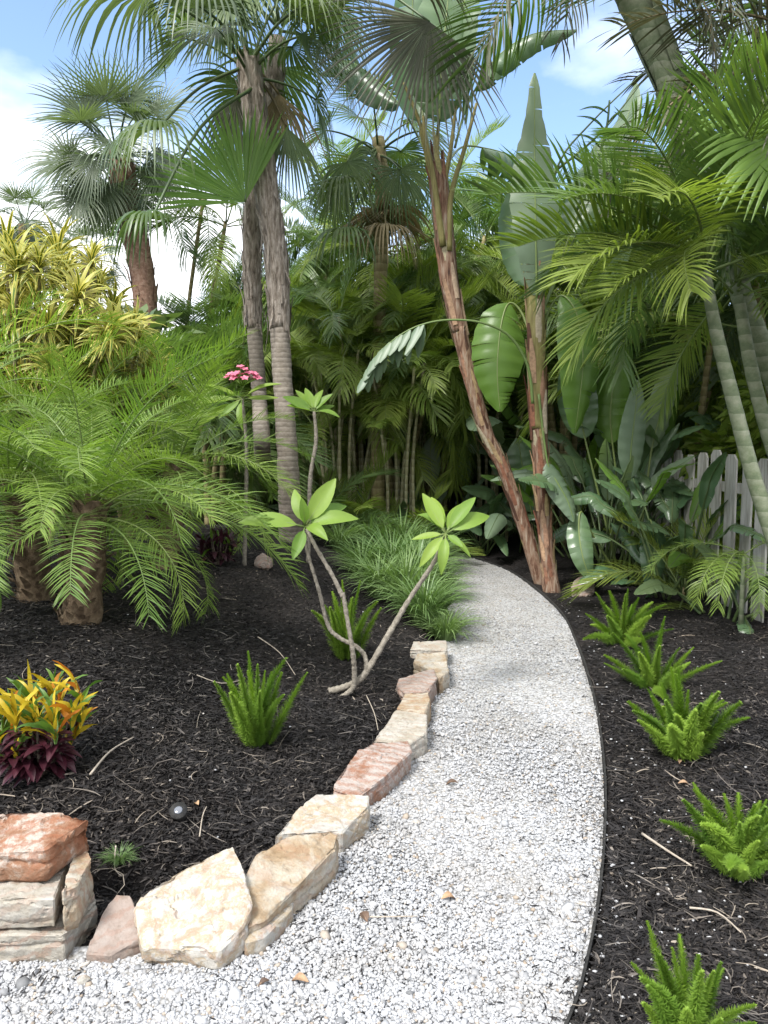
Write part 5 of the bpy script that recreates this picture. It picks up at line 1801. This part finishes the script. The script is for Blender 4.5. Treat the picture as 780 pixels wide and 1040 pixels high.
# palm standing outside the right edge
YR4 = 6.0
b = Vector(W(900, 600, YR4)); b.z = H(b.x, b.y)
tR4 = thing('bamboo_palm_tree', 'palm beyond the right edge whose greyed fronds hang in at the upper right', 'palm tree', b, 'green ringed palms by the fence')
trunk(tR4, [b - UP * .1, W(890, 400, YR4), W(870, 200, YR4), W(860, 60, YR4)], [.10, .085, .08, .06], M['trunk_green'], 14, rings=.18, seed=36)
cR4 = W(858, 50, YR4)
crown(tR4, cR4, 'dry', 8, 1.9, -.5, .9, 74, az0=R(180), azspan=R(200))
areca_part_fronds(tR4, cR4, [(700, 150, 5.9, 2.0, 'dry', 1), (730, 60, 6.0, 1.8, 'dry', 0), (740, 200, 5.8, 1.9, 'areca'), (760, 140, 5.5, 1.7, 'dry', 2), (690, 40, 6.2, 2.1, 'areca'), (760, 260, 5.6, 1.9, 'areca')])
fan_at(tR4, W(862, 150, 5.2), W(815, 130, 5.0), W(745, 190, 4.9), (-.2, -1, .3), .75, .5, 141, M['fan_lit'], spread=1.3, split=.6, nseg=26)


# low feathery seedlings by the fence
def seedling(base, n, L, libn, label, seed, targets=(), el=(.3, 1.3)):
    t = thing('palm_seedling', label, 'palm', base, 'young low palms')
    mb = MB()
    mb.tube([Vector(base) - UP * .03, Vector(base) + UP * .12], [.02, .012], 7)
    part('stem', mb, [M['stem_tan']], t)
    crown(t, Vector(base) + UP * .12, libn, n, L, el[0], el[1], seed)
    for q in targets:
        frond_to(t, libn, q[4], Vector(base) + UP * .12, W(q[0], q[1], q[2]), q[3], 0, .8)
    return t


seedling(gp(700, 7.1), 8, 1.05, 'areca_lit', 'young yellow green palm arching before the left pickets', 83)
seedling(gp(676, 7.9), 5, .7, 'areca_lit', 'young palm with arching thin fronds at the left end of the fence', 82, [(655, 530, 7.2, .8, 3), (640, 570, 7.2, .8, 2)])
seedling(gp(362, 9.7), 8, 1.1, 'areca_lit', 'young palm arching over the far end of the grass clumps', 84)
seedling(gp(418, 9.9), 7, 1.0, 'areca_lit', 'young palm at the inner far side of the path bend', 85)
seedling(gp(322, 9.4), 7, 1.1, 'areca', 'young palm right beside the foot of the ringed trunk', 86)
# a single yellowing frond hanging down before the fence
tH = thing('palm_seedling', 'young palm with yellowing fronds drooping straight to the mulch before the fence', 'palm', G(752, 640), 'young low palms')
bH = Vector(tH.location)
mb = MB(); mb.tube([bH - UP * .03, bH + UP * .3, bH + UP * .6], [.022, .018, .012], 7); part('stem', mb, [M['trunk_green']], tH)
for px, py, dy, L_, k, lb in ((730, 672, -.5, .85, 5, 'date'), (716, 650, -.3, .8, 5, 'date'), (764, 640, -.3, .7, 5, 'date'), (690, 610, .1, .8, 3, 'date'), (800, 590, 0, .8, 3, 'date')):
    frond_to(tH, lb, k, bH + UP * .6, W(px, py, bH.y + dy), L_, 0, 1.15)

# ------------------------------------------------------------------ fence
fx = 3.12
def fence(x, y0, y1, label, group=None):
    base = Vector((x, y0, H(x, y0)))
    t = thing('picket_fence', label, 'fence', base, group)
    r = random.Random(int(y0 * 10))
    y = y0
    while y < y1:
        w_ = r.uniform(.17, .22)
        z0 = H(x, y) - .03
        top = 1.46 + r.uniform(-.04, .03)
        mb = MB()
        tl = r.uniform(-.03, .03)
        x0, x1 = x - .008, x + .008
        prof = [(0, z0), (w_, z0), (w_ + tl, top - .05), (w_ - .05 + tl, top), (.05 + tl, top), (tl, top - .05)]
        k = len(prof)
        for xx in (x0, x1):
            for (a, z) in prof:
                mb.v.append(Vector((xx, y + a, z))); mb.a.append(.5)
        mb.f.append(tuple(range(k))); mb.f.append(tuple(range(k, 2 * k))[::-1]); mb.m += [0, 0]
        for i in range(k):
            j = (i + 1) % k
            mb.f.append((j, i, i + k, j + k)); mb.m.append(0)
        part('picket', mb, [M['fence']], t, smooth=False)
        y += w_ + r.uniform(.085, .12)
    for z in (.45, 1.15):
        mb = MB()
        x0, x1 = x + .011, x + .05
        for xx in (x0, x1):
            for (a, zz) in ((y0, z - .045), (y1, z - .045), (y1, z + .045), (y0, z + .045)):
                mb.v.append(Vector((xx, a, zz))); mb.a.append(.5)
        mb.f += [(0, 1, 2, 3), (7, 6, 5, 4), (0, 4, 5, 1), (1, 5, 6, 2), (2, 6, 7, 3), (3, 7, 4, 0)]; mb.m += [0] * 6
        part('rail', mb, [M['fence']], t, smooth=False)


fence(fx, 5.2, 19.5, 'weathered pale picket fence running along the right bed behind the plants')

# ------------------------------------------------------------------ background thicket
def areca_clump(base, stems, top, libn, L, label, seed, nf=7, name='areca_palm', lean=.9, tmat='stem_tan', group='clumping feather palms in the back', el=(-.45, 1.25), cat='palm', rad=1.0):
    r = random.Random(seed)
    t = thing(name, label, cat, base, group)
    b = Vector(base)
    for i in range(stems):
        a = i * 2.4 + r.uniform(-.3, .3)
        o = Vector((math.cos(a), math.sin(a), 0))
        s = b + o * .12 * math.sqrt(i)
        h = (top - b.z) * (1 - .55 * (i / stems) * r.random())
        c = s + o * lean * r.uniform(.25, 1.0) * h * .22 + UP * h
        trunk(t, [s - UP * .05, s.lerp(c, .5) - o * .05 * h, c], [.045 * rad, .04 * rad, .032 * rad], M[tmat], 8, name='stem', wob=.03, per=5)
        crown(t, c, libn, nf, L, el[0], el[1], seed * 10 + i)
    return t


BG = [
    (430, 12.4, 4, 2.9, 'areca', 1.6, 'dark feather palm clump behind the low blue green paddle leaves', 7),
    (352, 12.0, 4, 3.4, 'areca_lit', 1.6, 'feather palm clump behind the row of arching grass', 7),
    (300, 13.2, 4, 4.2, 'areca', 1.7, 'feather palm clump seen just right of the ringed trunk', 7),
    (230, 13.5, 5, 3.3, 'areca_dark', 1.9, 'feather palm clump seen left of the ringed trunk', 7),
    (195, 11.5, 4, 2.2, 'areca', 1.7, 'short feather palm clump above the farther dwarf date palm', 7),
    (410, 10.8, 4, 2.3, 'areca_lit', 1.5, 'short yellowish feather palm clump with tan stems left of the leaning trunk', 6),
    (470, 13.5, 4, 5.0, 'areca', 1.9, 'tall feather palm clump directly behind the leaning trunk', 7),
    (400, 15.0, 4, 5.2, 'areca', 1.8, 'tall feather palm clump far behind the hanging fan leaves', 7),
    (550, 14.0, 4, 4.7, 'areca', 1.8, 'tall feather palm clump far behind the erect paddle leaf', 7),
    (620, 13.0, 6, 4.6, 'areca', 2.1, 'tall feather palm clump behind the dense paddle leaf clump', 7),
    (672, 10.3, 5, 3.7, 'areca', 1.9, 'feather palm clump leaning over the fence behind the right paddle leaves', 7),
    (700, 8.8, 4, 2.9, 'areca_lit', 1.7, 'bright feather palm clump over the fence left of the green ringed trunks', 7),
    (335, 16.5, 4, 4.6, 'areca', 1.8, 'far feather palm clump in the gap left of the hanging fan leaves', 7),
    (260, 17.0, 4, 4.1, 'areca', 1.8, 'far feather palm clump behind the two tall fan palm trunks', 7),
    (590, 17.0, 4, 6.0, 'areca', 2.0, 'tallest far feather palm clump above the middle of the fence', 7),
    (700, 12.0, 5, 5.0, 'areca', 2.1, 'feather palm clump above the fence behind the green ringed trunks', 7),
    (790, 8.0, 5, 4.6, 'areca_dark', 2.0, 'dark feather palm clump at the right edge behind the green ringed trunks', 7),
    (215, 9.6, 4, 2.0, 'areca', 1.5, 'mid sized feather palm clump left of the slimmer rough barked trunk', 7),
    (575, 10.8, 5, 3.6, 'areca_lit', 1.8, 'bright feather palm clump just behind the erect paddle leaf', 7),
    (500, 16.5, 4, 5.6, 'areca', 1.9, 'far feather palm clump between the leaning and upright red brown trunks', 7),
]
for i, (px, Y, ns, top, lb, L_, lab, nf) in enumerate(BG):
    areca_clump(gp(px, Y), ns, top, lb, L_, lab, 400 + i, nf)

CANES = [(345, 10.4, 9, 2.9, 'clump of slim pale canes right of the slender frangipani'), (372, 10.9, 9, 3.3, 'clump of slim pale canes behind the arching grass'),
         (408, 10.2, 8, 2.7, 'clump of slim pale canes before the low blue green paddle leaves'), (432, 12.0, 9, 3.9, 'taller clump of slim canes left of the leaning trunk'),
         (500, 11.6, 8, 3.4, 'clump of slim canes between the leaning and the upright trunks'), (318, 12.2, 9, 3.8, 'taller clump of slim canes right of the ringed trunk'),
         (245, 11.5, 8, 3.0, 'clump of slim canes left of the two fan palm trunks'), (215, 12.4, 8, 3.4, 'clump of slim canes behind the pink flower')]
for i, (px, Y, ns, top, lab) in enumerate(CANES):
    areca_clump(gp(px, Y), ns, top, ['areca_lit', 'areca'][i % 2], 1.05, lab, 600 + i, 4, name='cane_palm', lean=.75, tmat='cane', group='clumps of slim cane palms', el=(-.1, 1.3), rad=.55)

# thin bare stems in front of the thicket
for i, (x0, y0, x1, y1, Y, lab) in enumerate([(405, 500, 413, 360, 10.6, 'thin straight tan stem topped with a small tuft left of the leaning trunk'), (312, 490, 300, 240, 12.5, 'slender grey stem rising behind the slender frangipani'),
                                              (212, 470, 205, 225, 13.0, 'slender leaning grey stem in the sky gap left of the fan palm trunks'), (196, 470, 232, 200, 14.0, 'slender grey stem right of the curved reddish trunk, against the sky'),
                                              (428, 500, 432, 330, 11.8, 'slender tan stem behind the shredded hanging leaf'), (340, 490, 352, 270, 12.6, 'slender stem between the ringed trunk and the hanging fan leaves'),
    (365, 490, 366, 250, 11.6, 'slender pale stem just left of the fan palm with hanging leaves'), (452, 500, 452, 240, 12.2, 'slender pale stem close behind the leaning red brown trunk'), (322, 490, 322, 200, 14.2, 'tall slender stem in the gap right of the ringed trunk'), (508, 500, 512, 240, 12.8, 'slender pale stem between the leaning and the upright red brown trunks'), (420, 480, 420, 190, 15.5, 'tall far slender stem left of the leaning trunk against the sky')]):
    b = gp(x0, Y)
    areca_clump(b, 1, W(x1, y1, Y).z, 'areca' if i % 2 else 'areca_lit', 1.5, lab, 500 + i, 8, name='slender_palm', lean=-.0 if i in (0, 4) else .6, group='slender single stemmed palms')

# broad shrubs and trees closing the view
def crown_mesh(seed, n, rx, rz, leaf, clumps=16):
    r = random.Random(seed)
    mb = MB()
    cs = []
    for i in range(clumps):
        a = r.uniform(0, 6.28); q = math.sqrt(r.random())
        cs.append((Vector((math.cos(a) * rx * q * .8, math.sin(a) * rx * q * .8, rz * r.uniform(-.65, .85))), r.uniform(.25, .5) * rx))
    for i in range(n):
        c, rad = r.choice(cs)
        v = Vector((r.gauss(0, 1), r.gauss(0, 1), r.gauss(0, 1))).normalized()
        p = c + v * rad * r.uniform(.55, 1.05)
        d = (v + Vector((r.uniform(-.7, .7), r.uniform(-.7, .7), -.4))).normalized()
        s = d.cross(Vector((r.uniform(-1, 1), r.uniform(-1, 1), 1.0))).normalized()
        l = leaf * r.uniform(.6, 1.3)
        mb.strip([p, p + d * l * .5, p + d * l - UP * l * .15], s, [l * .05, l * .22, l * .02], 0, r.random())
    return mb


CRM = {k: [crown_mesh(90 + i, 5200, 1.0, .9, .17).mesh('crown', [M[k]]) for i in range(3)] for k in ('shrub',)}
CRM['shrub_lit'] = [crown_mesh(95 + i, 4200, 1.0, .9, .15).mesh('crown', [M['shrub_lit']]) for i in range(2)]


def shrub(px, Y, h, rx, kind, label, seed, name='broadleaf_tree', cat='tree', group='leafy trees closing the view'):
    b = gp(px, Y)
    t = thing(name, label, cat, b, group)
    r = random.Random(seed)
    mb = MB()
    mb.tube([b - UP * .1, b + UP * h * .35 + Vector((.1, 0, 0)), b + UP * h * .75], [.10, .08, .03], 8)
    for i in range(5):
        a = i * 1.3
        mb.tube([b + UP * h * .3, b + Vector((math.cos(a) * rx * .5, math.sin(a) * rx * .5, h * .7))], [.05, .015], 6)
    part('trunk', mb, [M['shrub_wood']], t)
    o = link('crown', CRM[kind][seed % len(CRM[kind])], t)
    o.location = (0, 0, h * .54)
    o.scale = (rx, rx, h * .52)
    o.rotation_euler = (0, 0, seed * 1.1)


SH = [
    (60, 11.5, 2.7, 2.0, 'shrub', 'leafy tree behind the large yellow striped dracaena'), (-60, 10.5, 3.0, 2.0, 'shrub', 'leafy tree at the left edge behind the yellow dracaena'),
    (150, 16.0, 3.0, 2.6, 'shrub', 'leafy tree behind the curved reddish palm trunk'), (215, 18.0, 3.4, 2.6, 'shrub', 'leafy tree in the gap left of the fan palm trunks'),
    (290, 19.0, 2.8, 2.4, 'shrub', 'leafy tree far behind the ringed fan palm'), (360, 18.5, 2.8, 2.4, 'shrub', 'leafy tree far behind the hanging fan leaves'),
    (430, 19.0, 3.2, 2.6, 'shrub', 'leafy tree far behind the leaning trunk'), (500, 20.0, 3.6, 2.6, 'shrub', 'leafy tree far behind the path bend'),
    (570, 20.0, 4.0, 2.6, 'shrub', 'leafy tree far behind the upright red brown trunk'), (640, 19.0, 4.0, 2.6, 'shrub', 'leafy tree far beyond the fence'),
    (720, 17.0, 3.6, 2.4, 'shrub', 'leafy tree beyond the fence near the right edge'), (800, 14.0, 3.4, 2.2, 'shrub', 'leafy tree beyond the fence at the right edge'),
    (330, 14.5, 2.1, 1.5, 'shrub', 'low leafy bush at the back right of the ringed trunk'), (395, 14.0, 2.0, 1.4, 'shrub', 'low leafy bush at the back behind the grass clumps'),
    (455, 14.0, 2.2, 1.4, 'shrub', 'low leafy bush at the back behind the blue green paddle leaves'), (520, 14.5, 2.4, 1.4, 'shrub', 'low leafy bush between the two red brown trunks'),
    (250, 14.5, 2.4, 1.6, 'shrub', 'low leafy bush behind the fan palm trunks'), (185, 13.5, 2.3, 1.6, 'shrub', 'low leafy bush behind the farther date palm'),
    (830, 7.6, 2.1, 1.1, 'shrub_lit', 'sunlit bush beyond the fence at the right edge'), (745, 9.5, 2.2, 1.2, 'shrub_lit', 'sunlit bush just beyond the pickets'),
    (690, 12.5, 2.4, 1.3, 'shrub_lit', 'sunlit bush beyond the middle of the fence'),
]
for i, (px, Y, h, rx, kd, lab) in enumerate(SH):
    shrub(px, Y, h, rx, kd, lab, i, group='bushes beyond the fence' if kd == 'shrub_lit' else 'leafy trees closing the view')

# ------------------------------------------------------------------ small things
b = G(182, 834)
t = thing('garden_spotlight', 'small black garden spotlight with a pale round lens in the mulch', 'light', b)
mb = MB()
ax = Vector((.05, -.55, .85)).normalized()
h = b + UP * .03
mb.tube([b - UP * .03, b + UP * .02], [.006, .006], 8); part('stake', mb, [m_edge], t)
mb = MB(); mb.tube([h - ax * .03, h - ax * .02, h + ax * .018, h + ax * .024], [.014, .026, .034, .034], 18); part('housing', mb, [m_edge], t)
mb = MB(); mb.tube([h + ax * .0245, h + ax * .027], [.017, .014], 18)
m_lens, nt_, out_ = new_mat('grey_glass_lens')
pbs = N_(nt_, 'ShaderNodeBsdfPrincipled'); pbs.inputs['Base Color'].default_value = (.13, .14, .16, 1); pbs.inputs['Roughness'].default_value = .15
nt_.links.new(pbs.outputs[0], out_.inputs['Surface'])
part('lens', mb, [m_lens], t)

b = G(122, 882)
wd_ = link('weed_tuft', GR[1], None, b); wd_.scale = (.22, .2, .17)
tag(wd_, 'little green weed tuft in the mulch behind the triangular slab', 'weed')
m_dead = var_mat('fallen_leaf', [(0, (.06, .04, .03)), (.5, (.16, .10, .065)), (1, (.34, .22, .13))], rough=.7, mot=.3)
for i, (px, py, ln, vr, lab) in enumerate([
        (459, 800, .055, .15, 'dark curled fallen leaf in the middle of the white path'), (370, 938, .07, .2, 'dark fallen sliver on the path right of the long tan stone'),
        (455, 918, .06, 1.0, 'pinkish tan fallen leaf on the path near the camera'), (305, 1003, .06, .9, 'pale tan fallen leaf on the path at the bottom left'),
        (690, 778, .05, .95, 'tan fallen leaf in the mulch at the foot of the fullest fern'), (694, 802, .05, .9, 'tan fallen leaf lying between the two right hand ferns'),
        (200, 822, .05, 1.0, 'pale yellow fallen leaf standing beside the garden spotlight'), (268, 1005, .04, .1, 'small dark fallen leaf on the path at the bottom left')]):
    p = G(px, py) if not (T(px, py).x > -2 and sdist([[T(px, py).x, T(px, py).y]], LEFT_S)[0] < 0 and sdist([[T(px, py).x, T(px, py).y]], RIGHT_S)[0] > 0) else T(px, py)
    p = p + UP * .02
    a = i * 1.9
    d = Vector((math.cos(a), math.sin(a) * .6, .15)) * ln
    mb = MB()
    oval_leaf(mb, p - d * .5, p + d * .5, ln * .22, (0, -.2, 1), 0, 0, .2, vr, .5, .1)
    single('fallen_leaf', mb, [m_dead], p, lab, 'leaf', 'fallen leaves')
m_twig = bark_mat('pale_dry_twig', [(.2, (.22, .18, .14)), (.8, (.46, .41, .34))], (30, 30, 30), .3)
for i, (pts, rr, lab) in enumerate([
        ([(652, 854), (676, 871), (702, 888)], .006, 'pale straight stick lying in the mulch below the right edge fern'), ([(92, 796), (112, 772), (136, 754)], .005, 'thin grey forked stick beside the yellow croton'),
        ([(203, 862), (206, 838), (210, 826)], .003, 'pale curved stem by the garden spotlight'), ([(262, 652), (284, 668), (300, 690)], .004, 'thin pale twig in the mulch left of the forked branches'),
        ([(640, 690), (660, 702), (676, 716)], .003, 'thin pale twig among the right hand ferns'), ([(700, 930), (728, 936), (752, 958)], .004, 'curved pale twig in the mulch at the lower right'),
        ([(366, 937), (392, 940), (424, 938)], .0028, 'thin brown twig lying across the white path'), ([(372, 712), (380, 730), (384, 748)], .003, 'thin pale twig reaching toward the pale border stone'),
        ([(118, 870), (117, 895), (124, 905)], .003, 'thin bent stem in the mulch behind the triangular slab'), ([(200, 690), (225, 700), (248, 696)], .003, 'thin pale twig in the open mulch above the lone fern')]):
    P = []
    for q in pts:
        g_ = G(*q) if i != 6 else T(*q)
        P.append(g_ + UP * (.02 + rng.uniform(0, .012)))
    mb = MB(); PP_ = catmull(P, 4); mb.tube(PP_, [rr * (1 - .5 * k / len(PP_)) for k in range(len(PP_))], 6)
    single('twig', mb, [m_twig], P[0], lab, 'twig', 'twigs')
